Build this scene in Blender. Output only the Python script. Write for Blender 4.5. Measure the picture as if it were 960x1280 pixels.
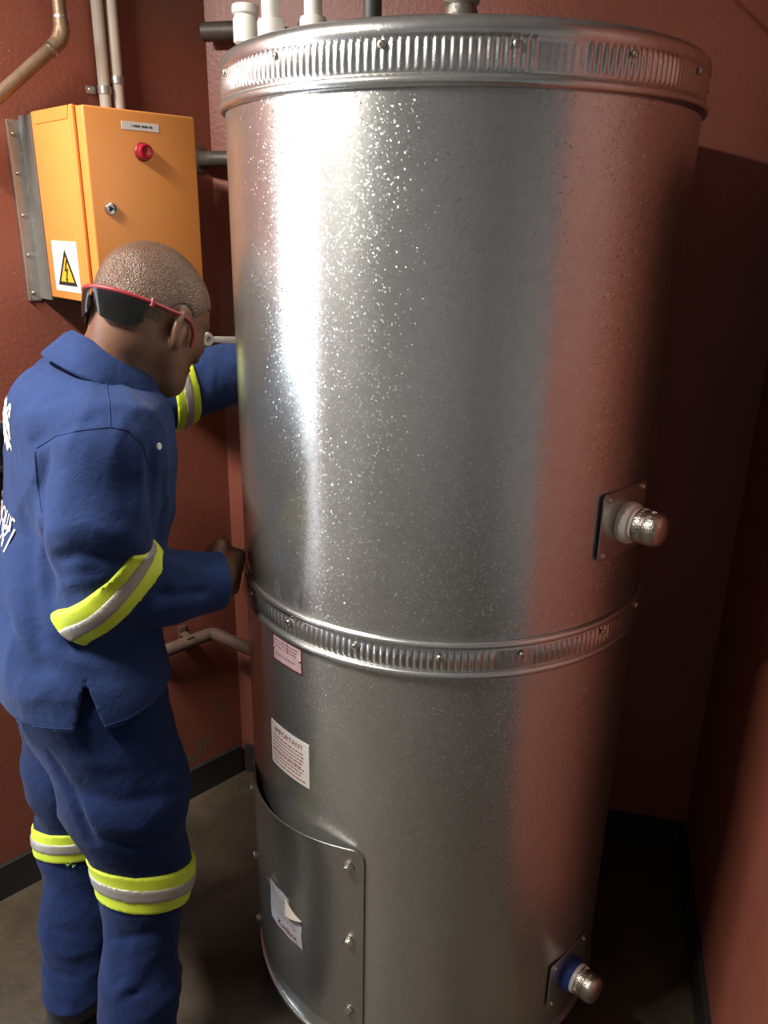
import bpy, bmesh, math, random
import numpy as np
from mathutils import Vector, Matrix
from mathutils.bvhtree import BVHTree

random.seed(7)
scene = bpy.context.scene
C = scene.collection
for o in list(bpy.data.objects):
    bpy.data.objects.remove(o)

# ------------------------------------------------------------------ camera
CAM_H = 1.55
FPX, PITCH, ROLL = 1002.7, 0.34527, -0.01709
cd = bpy.data.cameras.new('camera')
cd.sensor_fit = 'VERTICAL'
cd.sensor_height = 24.0
cd.lens = FPX / 1280.0 * 24.0
cd.clip_start = 0.02
cam = bpy.data.objects.new('camera', cd)
C.objects.link(cam)
_f = Vector((0, math.cos(PITCH), -math.sin(PITCH)))
_r = Vector((1, 0, 0))
_u = _r.cross(_f)
_r2 = _r * math.cos(ROLL) - _u * math.sin(ROLL)
_u2 = _r * math.sin(ROLL) + _u * math.cos(ROLL)
cam.matrix_world = Matrix(((_r2.x, _u2.x, -_f.x, 0), (_r2.y, _u2.y, -_f.y, 0), (_r2.z, _u2.z, -_f.z, CAM_H), (0, 0, 0, 1)))
scene.camera = cam

# ------------------------------------------------------------------ world, daylight, exposure
scene.view_settings.view_transform = 'Standard'
scene.view_settings.look = 'None'
scene.view_settings.gamma = 1.0
scene.view_settings.use_curve_mapping = False
scene.view_settings.exposure = 0.55
w = bpy.data.worlds.new('sky')
scene.world = w
w.use_nodes = True
w.node_tree.nodes['Background'].inputs[0].default_value = (0.75, 0.87, 1.0, 1)
w.node_tree.nodes['Background'].inputs[1].default_value = 1.0

CORNER = Vector((-0.41, 2.01, 0))            # where the left and the back wall meet
DL = Vector((-0.7057, -0.7085, 0))           # along the left wall, away from the corner
NL = Vector((0.7085, -0.7057, 0))            # left wall normal, into the room
C2 = Vector((0.80, 1.70, 0))                 # back / right corner
DR = Vector((-0.248, -0.969, 0))             # along the right wall, away from the corner
NB = Vector((-0.248, -0.969, 0))
NR = Vector((-0.969, 0.248, 0))
CEIL = 2.43
DOOR0, DOOR1, DOORH = 1.10, 1.92, 2.08

def area_light(name, loc, direction, sx, sy, power, col):
    ld = bpy.data.lights.new(name, 'AREA')
    ld.shape = 'RECTANGLE'
    ld.size, ld.size_y = sx, sy
    ld.energy = power
    ld.color = col
    lo = bpy.data.objects.new(name, ld)
    C.objects.link(lo)
    lo.location = loc
    lo.rotation_euler = Vector(direction).to_track_quat('-Z', 'Y').to_euler()
    return lo
# daylight coming in through the open doorway in the left wall
dc = CORNER + DL * ((DOOR0 + DOOR1) / 2)
area_light('doorway_daylight', (dc.x - NL.x * 0.10, dc.y - NL.y * 0.10, 1.05), NL, DOOR1 - DOOR0 - 0.04, 1.98, 17, (0.80, 0.90, 1.0))

# ------------------------------------------------------------------ helpers
MATS = {}
def nt(name):
    m = bpy.data.materials.new(name)
    m.use_nodes = True
    t = m.node_tree
    MATS[name] = m
    return m, t, t.nodes['Principled BSDF']
def node(t, typ, **kw):
    n = t.nodes.new(typ)
    for k, v in kw.items():
        if k == 'ins':
            for kk, vv in v.items():
                n.inputs[kk].default_value = vv
        else:
            setattr(n, k, v)
    return n
def link(t, a, ao, b, bi):
    t.links.new(a.outputs[ao], b.inputs[bi])
def coords(t, scale=(1, 1, 1), world=True):
    # world position, so that one pattern runs over a thing and its parts
    if world:
        g = node(t, 'ShaderNodeNewGeometry')
        out = g.outputs['Position']
    else:
        g = node(t, 'ShaderNodeTexCoord')
        out = g.outputs['Object']
    mp = node(t, 'ShaderNodeMapping')
    mp.inputs['Scale'].default_value = scale
    t.links.new(out, mp.inputs['Vector'])
    return mp
def ramp(t, stops):
    r = node(t, 'ShaderNodeValToRGB')
    e = r.color_ramp.elements
    e[0].position, e[0].color = stops[0]
    e[1].position, e[1].color = stops[1]
    for p, c in stops[2:]:
        x = e.new(p)
        x.color = c
    return r
def g4(v):
    return (v, v, v, 1)
def plain(name, col, rough=0.5, metal=0.0, bump=0.0, bscale=200, var=0.0, vscale=8, **kw):
    m, t, b = nt(name)
    b.inputs['Base Color'].default_value = (*col, 1)
    b.inputs['Roughness'].default_value = rough
    b.inputs['Metallic'].default_value = metal
    for k, v in kw.items():
        b.inputs[k].default_value = v
    mp = coords(t)
    if var:
        n = node(t, 'ShaderNodeTexNoise', ins={'Scale': vscale, 'Detail': 5.0})
        link(t, mp, 0, n, 'Vector')
        r = ramp(t, [(0.3, (*[c * (1 - var) for c in col], 1)), (0.7, (*[min(1, c * (1 + var)) for c in col], 1))])
        link(t, n, 0, r, 0)
        link(t, r, 0, b, 'Base Color')
    if bump:
        n = node(t, 'ShaderNodeTexNoise', ins={'Scale': bscale, 'Detail': 3.0})
        link(t, mp, 0, n, 'Vector')
        bp = node(t, 'ShaderNodeBump', ins={'Strength': bump, 'Distance': 0.002})
        link(t, n, 0, bp, 'Height')
        link(t, bp, 0, b, 'Normal')
    return m

def wall_paint(name, col, dark, soot=None, chips=None):
    """oxide red enamel over rough plaster: fine relief, pale specks, optional soot and bare patches"""
    m, t, b = nt(name)
    mp = coords(t)
    n1 = node(t, 'ShaderNodeTexNoise', ins={'Scale': 2.2, 'Detail': 6.0, 'Roughness': 0.6})
    link(t, mp, 0, n1, 'Vector')
    r1 = ramp(t, [(0.3, (*dark, 1)), (0.68, (*col, 1))])
    link(t, n1, 0, r1, 0)
    last = r1
    v = node(t, 'ShaderNodeTexVoronoi', ins={'Scale': 70.0, 'Randomness': 1.0})
    link(t, mp, 0, v, 'Vector')
    rs = ramp(t, [(0.07, g4(0.55)), (0.11, g4(0.0))])
    link(t, v, 'Distance', rs, 0)
    n2 = node(t, 'ShaderNodeTexNoise', ins={'Scale': 9.0, 'Detail': 2.0})
    link(t, mp, 0, n2, 'Vector')
    rm = ramp(t, [(0.52, g4(0.0)), (0.66, g4(1.0))])
    link(t, n2, 0, rm, 0)
    mul = node(t, 'ShaderNodeMath', operation='MULTIPLY')
    link(t, rs, 0, mul, 0)
    link(t, rm, 0, mul, 1)
    mx = node(t, 'ShaderNodeMix', data_type='RGBA')
    link(t, mul, 0, mx, 0)
    link(t, last, 0, mx, 6)
    mx.inputs[7].default_value = (0.5, 0.38, 0.30, 1)
    cur, ci = mx, 2
    for spots, tint in ((soot, (0.105, 0.075, 0.055, 1)), (chips, (0.125, 0.10, 0.078, 1))):
        for (c, rad, hard) in (spots or []):
            geo = node(t, 'ShaderNodeNewGeometry')
            d = node(t, 'ShaderNodeVectorMath', operation='DISTANCE')
            nd = node(t, 'ShaderNodeTexNoise', ins={'Scale': 38.0 if hard else 5.0, 'Detail': 5.0})
            link(t, geo, 'Position', nd, 'Vector')
            link(t, geo, 'Position', d, 0)
            d.inputs[1].default_value = c
            ad = node(t, 'ShaderNodeMath', operation='MULTIPLY_ADD')
            link(t, nd, 0, ad, 0)
            ad.inputs[1].default_value = rad * (3.6 if hard else 1.3)
            link(t, d, 'Value', ad, 2)
            rr = ramp(t, [(0.0, g4(1.0)), (1.0, g4(0.0))])
            mr = node(t, 'ShaderNodeMapRange')
            mr.inputs['From Min'].default_value = rad * (2.25 if hard else 0.7)
            mr.inputs['From Max'].default_value = rad * (2.5 if hard else 2.0)
            mr.inputs['To Min'].default_value = 0.85
            mr.inputs['To Max'].default_value = 0.0
            link(t, ad, 0, mr, 'Value')
            mm = node(t, 'ShaderNodeMix', data_type='RGBA')
            link(t, mr, 0, mm, 0)
            t.links.new(cur.outputs[ci], mm.inputs[6])
            mm.inputs[7].default_value = tint
            cur, ci = mm, 2
    t.links.new(cur.outputs[ci], b.inputs['Base Color'])
    b.inputs['Roughness'].default_value = 0.42
    n3 = node(t, 'ShaderNodeTexNoise', ins={'Scale': 120.0, 'Detail': 4.0, 'Roughness': 0.6})
    link(t, mp, 0, n3, 'Vector')
    bp = node(t, 'ShaderNodeBump', ins={'Strength': 0.30, 'Distance': 0.003})
    link(t, n3, 0, bp, 'Height')
    link(t, bp, 0, b, 'Normal')
    return m

def galvanised(name, base=0.60, rough=0.28, spangle=0.052, scale=500.0, fine=0.10, aniso=0.0):
    """zinc coated sheet: crystal facets that each tilt the reflection a little"""
    m, t, b = nt(name)
    b.inputs['Metallic'].default_value = 0.91
    b.inputs['Specular IOR Level'].default_value = 0.3
    mp = coords(t)
    v = node(t, 'ShaderNodeTexVoronoi', ins={'Scale': scale, 'Randomness': 1.0})
    link(t, mp, 0, v, 'Vector')
    n0 = node(t, 'ShaderNodeTexNoise', ins={'Scale': 60.0, 'Detail': 3.0, 'Roughness': 0.7})
    link(t, mp, 0, n0, 'Vector')
    r0 = ramp(t, [(0.35, (base * 0.96, base * 0.955, base * 0.915, 1)), (0.65, (base * 1.03, base * 1.025, base * 0.99, 1))])
    link(t, n0, 0, r0, 0)
    link(t, r0, 0, b, 'Base Color')
    # sparse strong facets among many weak ones
    sep = node(t, 'ShaderNodeSeparateColor')
    link(t, v, 'Color', sep, 0)
    pw = node(t, 'ShaderNodeMath', operation='POWER')
    link(t, sep, 2, pw, 0)
    pw.inputs[1].default_value = 7.0
    am = node(t, 'ShaderNodeMath', operation='MULTIPLY_ADD')
    link(t, pw, 0, am, 0)
    am.inputs[1].default_value = spangle * 8.0
    am.inputs[2].default_value = spangle * 0.25
    sub = node(t, 'ShaderNodeVectorMath', operation='SUBTRACT')
    link(t, v, 'Color', sub, 0)
    sub.inputs[1].default_value = (0.5, 0.5, 0.5)
    sc = node(t, 'ShaderNodeVectorMath', operation='SCALE')
    link(t, sub, 0, sc, 0)
    link(t, am, 0, sc, 'Scale')
    geo = node(t, 'ShaderNodeNewGeometry')
    add = node(t, 'ShaderNodeVectorMath', operation='ADD')
    link(t, geo, 'Normal', add, 0)
    link(t, sc, 0, add, 1)
    nm = node(t, 'ShaderNodeVectorMath', operation='NORMALIZE')
    link(t, add, 0, nm, 0)
    n3 = node(t, 'ShaderNodeTexNoise', ins={'Scale': 900.0, 'Detail': 2.0})
    link(t, mp, 0, n3, 'Vector')
    bp = node(t, 'ShaderNodeBump', ins={'Strength': fine, 'Distance': 0.0006})
    link(t, n3, 0, bp, 'Height')
    link(t, nm, 0, bp, 'Normal')
    link(t, bp, 0, b, 'Normal')
    n4 = node(t, 'ShaderNodeTexNoise', ins={'Scale': 7.0, 'Detail': 5.0})
    link(t, mp, 0, n4, 'Vector')
    mr = node(t, 'ShaderNodeMapRange')
    mr.inputs['To Min'].default_value = rough * 0.85
    mr.inputs['To Max'].default_value = rough * 1.25
    link(t, n4, 0, mr, 'Value')
    link(t, mr, 0, b, 'Roughness')
    if aniso:
        # rolled sheet: the grain runs round the tank and draws reflections out upward
        b.inputs['Anisotropic'].default_value = aniso
        b.inputs['Anisotropic Rotation'].default_value = AROT
        tg = node(t, 'ShaderNodeTangent', direction_type='RADIAL', axis='Z')
        link(t, tg, 0, b, 'Tangent')
    return m

def cloth(name, col, var=0.18, rough=0.85):
    m, t, b = nt(name)
    mp = coords(t)
    n = node(t, 'ShaderNodeTexNoise', ins={'Scale': 9.0, 'Detail': 6.0, 'Roughness': 0.65})
    link(t, mp, 0, n, 'Vector')
    r = ramp(t, [(0.3, (*[c * (1 - var) for c in col], 1)), (0.7, (*[c * (1 + var) for c in col], 1))])
    link(t, n, 0, r, 0)
    link(t, r, 0, b, 'Base Color')
    b.inputs['Roughness'].default_value = rough
    b.inputs['Specular IOR Level'].default_value = 0.15
    b.inputs['Sheen Weight'].default_value = 0.04
    n2 = node(t, 'ShaderNodeTexNoise', ins={'Scale': 32.0, 'Detail': 6.0, 'Roughness': 0.6, 'Distortion': 0.8})
    link(t, mp, 0, n2, 'Vector')
    bp = node(t, 'ShaderNodeBump', ins={'Strength': 0.25, 'Distance': 0.012})
    link(t, n2, 0, bp, 'Height')
    link(t, bp, 0, b, 'Normal')
    return m

RED = (0.265, 0.078, 0.048)
RED_D = (0.215, 0.062, 0.039)
wall_paint('red_wall_left', RED, RED_D,
           soot=[((-0.47, 1.95, 2.05), 0.16, False), ((-0.64, 1.78, 2.10), 0.10, False)],
           chips=[((-0.455, 1.965, 0.235), 0.022, True), ((-0.50, 1.92, 0.15), 0.032, True), ((-0.535, 1.885, 0.12), 0.03, True)])
wall_paint('red_wall', RED, RED_D)
plain('grey_wall', (0.385, 0.40, 0.405), 0.7, bump=0.3, bscale=90, var=0.08)
plain('white_ceiling', (0.36, 0.36, 0.35), 0.8, bump=0.2, bscale=60)
plain('black_skirting', (0.022, 0.021, 0.020), 0.5, bump=0.3, bscale=60, var=0.3)
plain('concrete', (0.10, 0.085, 0.07), 0.8, bump=0.4, bscale=60, var=0.25)
AROT = 0.25
galvanised('tank_steel', base=0.64, aniso=0.62)
galvanised('band_steel', base=0.66, rough=0.26, spangle=0.025)
galvanised('cover_steel', base=0.50, rough=0.28, spangle=0.02, scale=300)
galvanised('bracket_steel', base=0.55, rough=0.42, spangle=0.05, scale=220)
plain('bolt_steel', (0.62, 0.58, 0.50), 0.32, 1.0, bump=0.2, bscale=400, var=0.2, vscale=60)
plain('plug_steel', (0.52, 0.47, 0.40), 0.34, 1.0, bump=0.5, bscale=300, var=0.2, vscale=50)
plain('grey_valve', (0.30, 0.28, 0.24), 0.45, 0.8, bump=0.4, bscale=250, var=0.2, vscale=40)
plain('white_plastic', (0.78, 0.75, 0.68), 0.4, var=0.05)
plain('cream_bush', (0.74, 0.68, 0.60), 0.5, var=0.08, vscale=40)
plain('blue_bush', (0.02, 0.06, 0.28), 0.45)
plain('dark_rubber', (0.03, 0.033, 0.028), 0.55)
plain('orange_enamel', (0.76, 0.285, 0.066), 0.38, bump=0.08, bscale=500, var=0.03)
plain('grey_channel', (0.20, 0.19, 0.17), 0.5, 0.4, var=0.12, vscale=20)
plain('paper_white', (0.80, 0.76, 0.70), 0.6)
plain('paper_grey', (0.62, 0.60, 0.63), 0.55, var=0.10, vscale=60)
plain('paper_pink', (0.56, 0.40, 0.42), 0.4, var=0.15, vscale=80)
plain('paper_back', (0.78, 0.72, 0.60), 0.6)
plain('glue_residue', (0.40, 0.40, 0.40), 0.5, 0.9, var=0.3, vscale=90)
plain('print_red', (0.36, 0.06, 0.08), 0.6)
plain('print_maroon', (0.16, 0.02, 0.04), 0.6)
plain('print_black', (0.02, 0.018, 0.015), 0.6)
plain('sign_yellow', (0.75, 0.42, 0.03), 0.5)
plain('lamp_red', (0.42, 0.015, 0.03), 0.15, **{'Transmission Weight': 0.25})
plain('copper_pipe', (0.25, 0.165, 0.10), 0.45, 0.45, bump=0.3, bscale=120, var=0.25, vscale=18)
plain('conduit_white', (0.62, 0.57, 0.48), 0.5, var=0.06, vscale=20)
plain('dark_pipe', (0.075, 0.06, 0.05), 0.5, 0.2, bump=0.4, bscale=90, var=0.3, vscale=25)
plain('dusty_pipe', (0.105, 0.062, 0.045), 0.7, 0.0, bump=0.6, bscale=90, var=0.35, vscale=25)
plain('lock_steel', (0.50, 0.50, 0.48), 0.3, 1.0)
plain('black_metal', (0.025, 0.025, 0.025), 0.4, 0.6)
plain('tool_chrome', (0.66, 0.64, 0.60), 0.28, 1.0)
plain('tool_handle', (0.05, 0.04, 0.035), 0.4)
plain('spanner_steel', (0.66, 0.63, 0.56), 0.4, 0.35)
plain('boot_leather', (0.025, 0.024, 0.024), 0.5, bump=0.4, bscale=150)
plain('boot_sole', (0.015, 0.014, 0.013), 0.8, bump=0.4, bscale=100)
cloth('navy_cotton', (0.0195, 0.038, 0.118))
cloth('navy_trouser', (0.0095, 0.021, 0.078))
plain('hivis_yellow', (0.64, 0.76, 0.045), 0.6, bump=0.2, bscale=300, var=0.06)
plain('hivis_silver', (0.40, 0.37, 0.33), 0.45, 0.3, bump=0.2, bscale=400, var=0.1)
plain('embroidery', (0.72, 0.68, 0.66), 0.8, bump=0.5, bscale=600)
plain('glasses_red', (0.27, 0.025, 0.03), 0.45)
plain('thread_green', (0.45, 0.75, 0.25), 0.7)
plain('lamp_body', (0.75, 0.74, 0.70), 0.5)
# floor: stained, worn concrete
m, t, b = nt('floor_concrete')
mp = coords(t)
n = node(t, 'ShaderNodeTexNoise', ins={'Scale': 3.5, 'Detail': 8.0, 'Roughness': 0.65})
link(t, mp, 0, n, 'Vector')
r = ramp(t, [(0.32, (0.024, 0.017, 0.010, 1)), (0.52, (0.062, 0.045, 0.028, 1)), (0.74, (0.125, 0.094, 0.060, 1))])
link(t, n, 0, r, 0)
link(t, r, 0, b, 'Base Color')
b.inputs['Roughness'].default_value = 0.55
n = node(t, 'ShaderNodeTexNoise', ins={'Scale': 60.0, 'Detail': 5.0})
link(t, mp, 0, n, 'Vector')
bp = node(t, 'ShaderNodeBump', ins={'Strength': 0.35, 'Distance': 0.004})
link(t, n, 0, bp, 'Height')
link(t, bp, 0, b, 'Normal')
# skin
m, t, b = nt('skin')
mp = coords(t)
n = node(t, 'ShaderNodeTexNoise', ins={'Scale': 25.0, 'Detail': 5.0})
link(t, mp, 0, n, 'Vector')
r = ramp(t, [(0.3, (0.135, 0.062, 0.036, 1)), (0.7, (0.20, 0.098, 0.058, 1))])
link(t, n, 0, r, 0)
link(t, r, 0, b, 'Base Color')
b.inputs['Roughness'].default_value = 0.42
b.inputs['Subsurface Weight'].default_value = 0.08
b.inputs['Subsurface Radius'].default_value = (0.008, 0.003, 0.002)
b.inputs['Subsurface Scale'].default_value = 1.0
n = node(t, 'ShaderNodeTexNoise', ins={'Scale': 300.0, 'Detail': 3.0})
link(t, mp, 0, n, 'Vector')
bp = node(t, 'ShaderNodeBump', ins={'Strength': 0.15, 'Distance': 0.002})
link(t, n, 0, bp, 'Height')
link(t, bp, 0, b, 'Normal')
# cropped hair: dark stubble over brown scalp
m, t, b = nt('cropped_hair')
mp = coords(t)
v = node(t, 'ShaderNodeTexVoronoi', ins={'Scale': 420.0})
link(t, mp, 0, v, 'Vector')
r = ramp(t, [(0.22, (0.030, 0.017, 0.010, 1)), (0.62, (0.165, 0.092, 0.058, 1))])
link(t, v, 'Distance', r, 0)
link(t, r, 0, b, 'Base Color')
b.inputs['Roughness'].default_value = 0.38
bp = node(t, 'ShaderNodeBump', ins={'Strength': 0.5, 'Distance': 0.003})
link(t, v, 'Distance', bp, 'Height')
link(t, bp, 0, b, 'Normal')
# dark lens
m, t, b = nt('dark_lens')
b.inputs['Base Color'].default_value = (0.012, 0.012, 0.012, 1)
b.inputs['Roughness'].default_value = 0.06
b.inputs['Alpha'].default_value = 0.88

ORG = {}
def finish(o, mat, parent, origin, smooth):
    if mat:
        o.data.materials.append(MATS[mat])
    C.objects.link(o)
    ORG[o.name] = Vector(origin)
    o.location = Vector(origin)
    if parent is not None:
        o.parent = parent
        o.location = Vector(origin) - ORG[parent.name]
    if smooth is not None:
        me = o.data
        me.polygons.foreach_set('use_smooth', [True] * len(me.polygons))
        if smooth < 179:
            me.set_sharp_from_angle(angle=math.radians(smooth))
    return o
def obj(name, vf, mat, parent=None, origin=None, smooth=35):
    """one mesh object from world-space vertices and faces"""
    v, f = vf
    v = np.asarray(v, dtype=float)
    if origin is None:
        lo, hi = v.min(0), v.max(0)
        origin = ((lo + hi) / 2) if parent is not None else np.array([(lo[0] + hi[0]) / 2, (lo[1] + hi[1]) / 2, lo[2]])
    me = bpy.data.meshes.new(name)
    me.from_pydata((v - np.asarray(origin)).tolist(), [], [list(map(int, q)) for q in f])
    me.update()
    o = bpy.data.objects.new(name, me)
    return finish(o, mat, parent, origin, smooth)
def thing(name, label, cat, loc, group=None):
    o = bpy.data.objects.new(name, None)
    o.empty_display_size = 0.05
    C.objects.link(o)
    o.location = loc
    ORG[o.name] = Vector(loc)
    return tag(o, label, cat, group)
def tag(o, label, cat, group=None):
    o['label'], o['category'] = label, cat
    if group:
        o['group'] = group
    return o
def struct(o):
    o['kind'] = 'structure'
    return o
def inst(name, mesh, mat, parent, loc, rot=None):
    """a copy that shares mesh data, placed at a world point"""
    o = bpy.data.objects.new(name, mesh)
    C.objects.link(o)
    ORG[o.name] = Vector(loc)
    o.parent = parent
    o.location = Vector(loc) - ORG[parent.name]
    if rot is not None:
        o.rotation_euler = rot
    if mat and not mesh.materials:
        mesh.materials.append(MATS[mat])
    return o

def merge(*vfs):
    V, F, k = [], [], 0
    for v, f in vfs:
        V.extend([tuple(x) for x in v])
        F.extend([[i + k for i in q] for q in f])
        k += len(v)
    return V, F
def box(lo, hi, frame=None, origin=(0, 0, 0)):
    """box in a local frame (columns = axes), bevel-less"""
    V = []
    for x in (lo[0], hi[0]):
        for y in (lo[1], hi[1]):
            for z in (lo[2], hi[2]):
                p = Vector((x, y, z))
                if frame is not None:
                    p = frame @ p
                V.append(tuple(p + Vector(origin)))
    F = [(0, 1, 3, 2), (4, 6, 7, 5), (0, 4, 5, 1), (2, 3, 7, 6), (0, 2, 6, 4), (1, 5, 7, 3)]
    if frame is not None and frame.determinant() < 0:
        F = [tuple(reversed(q)) for q in F]
    return V, F
def bevel(vf, width, seg=2):
    bm = bmesh.new()
    vs = [bm.verts.new(p) for p in vf[0]]
    for q in vf[1]:
        bm.faces.new([vs[i] for i in q])
    bmesh.ops.recalc_face_normals(bm, faces=bm.faces)
    bmesh.ops.bevel(bm, geom=list(bm.edges), offset=width, segments=seg, affect='EDGES', profile=0.5)
    bm.verts.index_update()
    V = [tuple(v.co) for v in bm.verts]
    F = [[v.index for v in f.verts] for f in bm.faces]
    bm.free()
    return V, F
def basis(n, up=(0, 0, 1)):
    """3x3 with z = n"""
    n = Vector(n).normalized()
    u = Vector(up)
    if abs(n.dot(u)) > 0.98:
        u = Vector((1, 0, 0))
    x = u.cross(n).normalized()
    y = n.cross(x)
    return Matrix(((x.x, y.x, n.x), (x.y, y.y, n.y), (x.z, y.z, n.z)))
def lathe(profile, n=32, center=(0, 0, 0), M=None):
    """(r, z) profile revolved about local z"""
    V, F = [], []
    for r, z in profile:
        for i in range(n):
            a = 2 * math.pi * i / n
            V.append(Vector((r * math.cos(a), r * math.sin(a), z)))
    for j in range(len(profile) - 1):
        for i in range(n):
            k = (i + 1) % n
            F.append((j * n + i, j * n + k, (j + 1) * n + k, (j + 1) * n + i))
    if profile[0][0] > 1e-6:
        F.append(tuple(reversed(range(n))))
    if profile[-1][0] > 1e-6:
        F.append(tuple(range((len(profile) - 1) * n, len(profile) * n)))
    if M is not None:
        V = [M @ v for v in V]
    return [tuple(v + Vector(center)) for v in V], F
def tube(pts, rad, n=16, bend=0.0, bseg=8, caps=True):
    """round tube along a polyline; corners rounded with radius bend"""
    P = [Vector(p) for p in pts]
    if bend > 0:
        Q = [P[0]]
        for i in range(1, len(P) - 1):
            a, b, c = P[i - 1], P[i], P[i + 1]
            d1, d2 = (a - b), (c - b)
            l = min(bend, d1.length * 0.49, d2.length * 0.49)
            s, e = b + d1.normalized() * l, b + d2.normalized() * l
            for k in range(bseg + 1):
                u = k / bseg
                Q.append(s * (1 - u) ** 2 + b * 2 * u * (1 - u) + e * u * u)
        Q.append(P[-1])
        P = Q
    R = rad if isinstance(rad, (list, tuple)) else [rad] * len(P)
    V, F = [], []
    T0 = (P[1] - P[0]).normalized()
    x = T0.orthogonal().normalized()
    for i, p in enumerate(P):
        if i == 0:
            T = T0
        elif i == len(P) - 1:
            T = (P[i] - P[i - 1]).normalized()
        else:
            T = ((P[i + 1] - P[i]).normalized() + (P[i] - P[i - 1]).normalized()).normalized()
        x = (x - T * x.dot(T)).normalized()
        y = T.cross(x)
        for k in range(n):
            a = 2 * math.pi * k / n
            V.append(tuple(p + (x * math.cos(a) + y * math.sin(a)) * R[i]))
    for i in range(len(P) - 1):
        for k in range(n):
            k2 = (k + 1) % n
            F.append((i * n + k, i * n + k2, (i + 1) * n + k2, (i + 1) * n + k))
    if caps:
        F.append(tuple(reversed(range(n))))
        F.append(tuple(range((len(P) - 1) * n, len(P) * n)))
    return V, F
def text_mesh(s, size, align='CENTER'):
    cu = bpy.data.curves.new('lettering', 'FONT')
    cu.body = s
    cu.size = size
    cu.align_x = align
    cu.align_y = 'CENTER'
    cu.resolution_u = 3
    to = bpy.data.objects.new('lettering', cu)
    C.objects.link(to)
    dg = bpy.context.evaluated_depsgraph_get()
    me = to.evaluated_get(dg).to_mesh()
    V = [tuple(v.co) for v in me.vertices]
    F = [list(p.vertices) for p in me.polygons]
    to.evaluated_get(dg).to_mesh_clear()
    bpy.data.objects.remove(to)
    bpy.data.curves.remove(cu)
    return V, F

# ------------------------------------------------------------------ the room
def wall_slab(name, a, b, n, z0, z1, mat, th=0.12):
    """a wall between plan points a and b whose face toward n is on the line"""
    a, b, n = Vector(a), Vector(b), Vector(n)
    V = []
    for p in (a, b):
        for q in (0, -th):
            for z in (z0, z1):
                V.append((p.x + n.x * q, p.y + n.y * q, z))
    F = [(0, 1, 3, 2), (4, 6, 7, 5), (0, 4, 5, 1), (2, 3, 7, 6), (0, 2, 6, 4), (1, 5, 7, 3)]
    return V, F
E_R = C2 + DR * 0.99                      # the right wall stops here
LEND = CORNER + DL * 3.0
D2 = E_R + Vector((0.969, -0.248, 0)) * 1.3
E2 = D2 + Vector((-0.248, -0.969, 0)) * 3.0
G2 = LEND + Vector((0.3, -2.2, 0))
struct(obj('floor', ([(-4, -4, 0), (3.5, -4, 0), (3.5, 3, 0), (-4, 3, 0), (-4, -4, -.1), (3.5, -4, -.1), (3.5, 3, -.1), (-4, 3, -.1)],
                     [(0, 1, 2, 3), (7, 6, 5, 4), (0, 4, 5, 1), (1, 5, 6, 2), (2, 6, 7, 3), (3, 7, 4, 0)]), 'floor_concrete', smooth=None))
struct(obj('ceiling', ([(-4, -4, CEIL), (3.5, -4, CEIL), (3.5, 3, CEIL), (-4, 3, CEIL), (-4, -4, CEIL + .1), (3.5, -4, CEIL + .1), (3.5, 3, CEIL + .1), (-4, 3, CEIL + .1)],
                       [(3, 2, 1, 0), (4, 5, 6, 7), (0, 1, 5, 4), (1, 2, 6, 5), (2, 3, 7, 6), (3, 0, 4, 7)]), 'white_ceiling', smooth=None))
wl = merge(wall_slab('a', CORNER - DL * 0.08, CORNER + DL * DOOR0, NL, 0, CEIL, ''),
           wall_slab('b', CORNER + DL * DOOR1, LEND, NL, 0, CEIL, ''),
           wall_slab('c', CORNER + DL * DOOR0, CORNER + DL * DOOR1, NL, DOORH, CEIL, ''))
struct(obj('wall_left', wl, 'red_wall_left', smooth=None))
struct(obj('wall_back', wall_slab('', CORNER + Vector((-0.0, 0, 0)), C2 + Vector((.969, -.248, 0)) * 0.1, NB, 0, CEIL, ''), 'red_wall', smooth=None))
struct(obj('wall_right', wall_slab('', C2, E_R, NR, 0, CEIL, ''), 'red_wall', smooth=None))
struct(obj('wall_front', wall_slab('', E_R - Vector(NR) * 0.12, D2, -Vector(NB) * -1, 0, CEIL, ''), 'grey_wall', smooth=None))
struct(obj('wall_side', wall_slab('', D2, E2, NR, 0, CEIL, ''), 'grey_wall', smooth=None))
_nb = Vector((-(G2 - E2).y, (G2 - E2).x, 0)).normalized()
if _nb.y < 0:
    _nb = -_nb
struct(obj('wall_rear', wall_slab('', E2, G2, _nb, 0, CEIL, ''), 'grey_wall', smooth=None))
_ng = Vector((-(G2 - LEND).y, (G2 - LEND).x, 0)).normalized()
if _ng.x < 0:
    _ng = -_ng
struct(obj('wall_far_left', wall_slab('', LEND, G2, _ng, 0, CEIL, ''), 'grey_wall', smooth=None))
def skirting(name, a, b, n):
    V, F = wall_slab('', Vector(a) + Vector(n) * 0.012, Vector(b) + Vector(n) * 0.012, n, 0.0, 0.092, '', th=0.012)
    return struct(obj(name, (V, F), 'black_skirting', smooth=None))
skirting('baseboard_left', CORNER + DL * 0.012, CORNER + DL * (DOOR0 - 0.07), NL)
skirting('baseboard_back', CORNER + Vector((0.969, -0.248, 0)) * 0.012, C2 - Vector((0.969, -0.248, 0)) * 0.014, NB)
skirting('baseboard_right', C2, E_R, NR)
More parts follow.
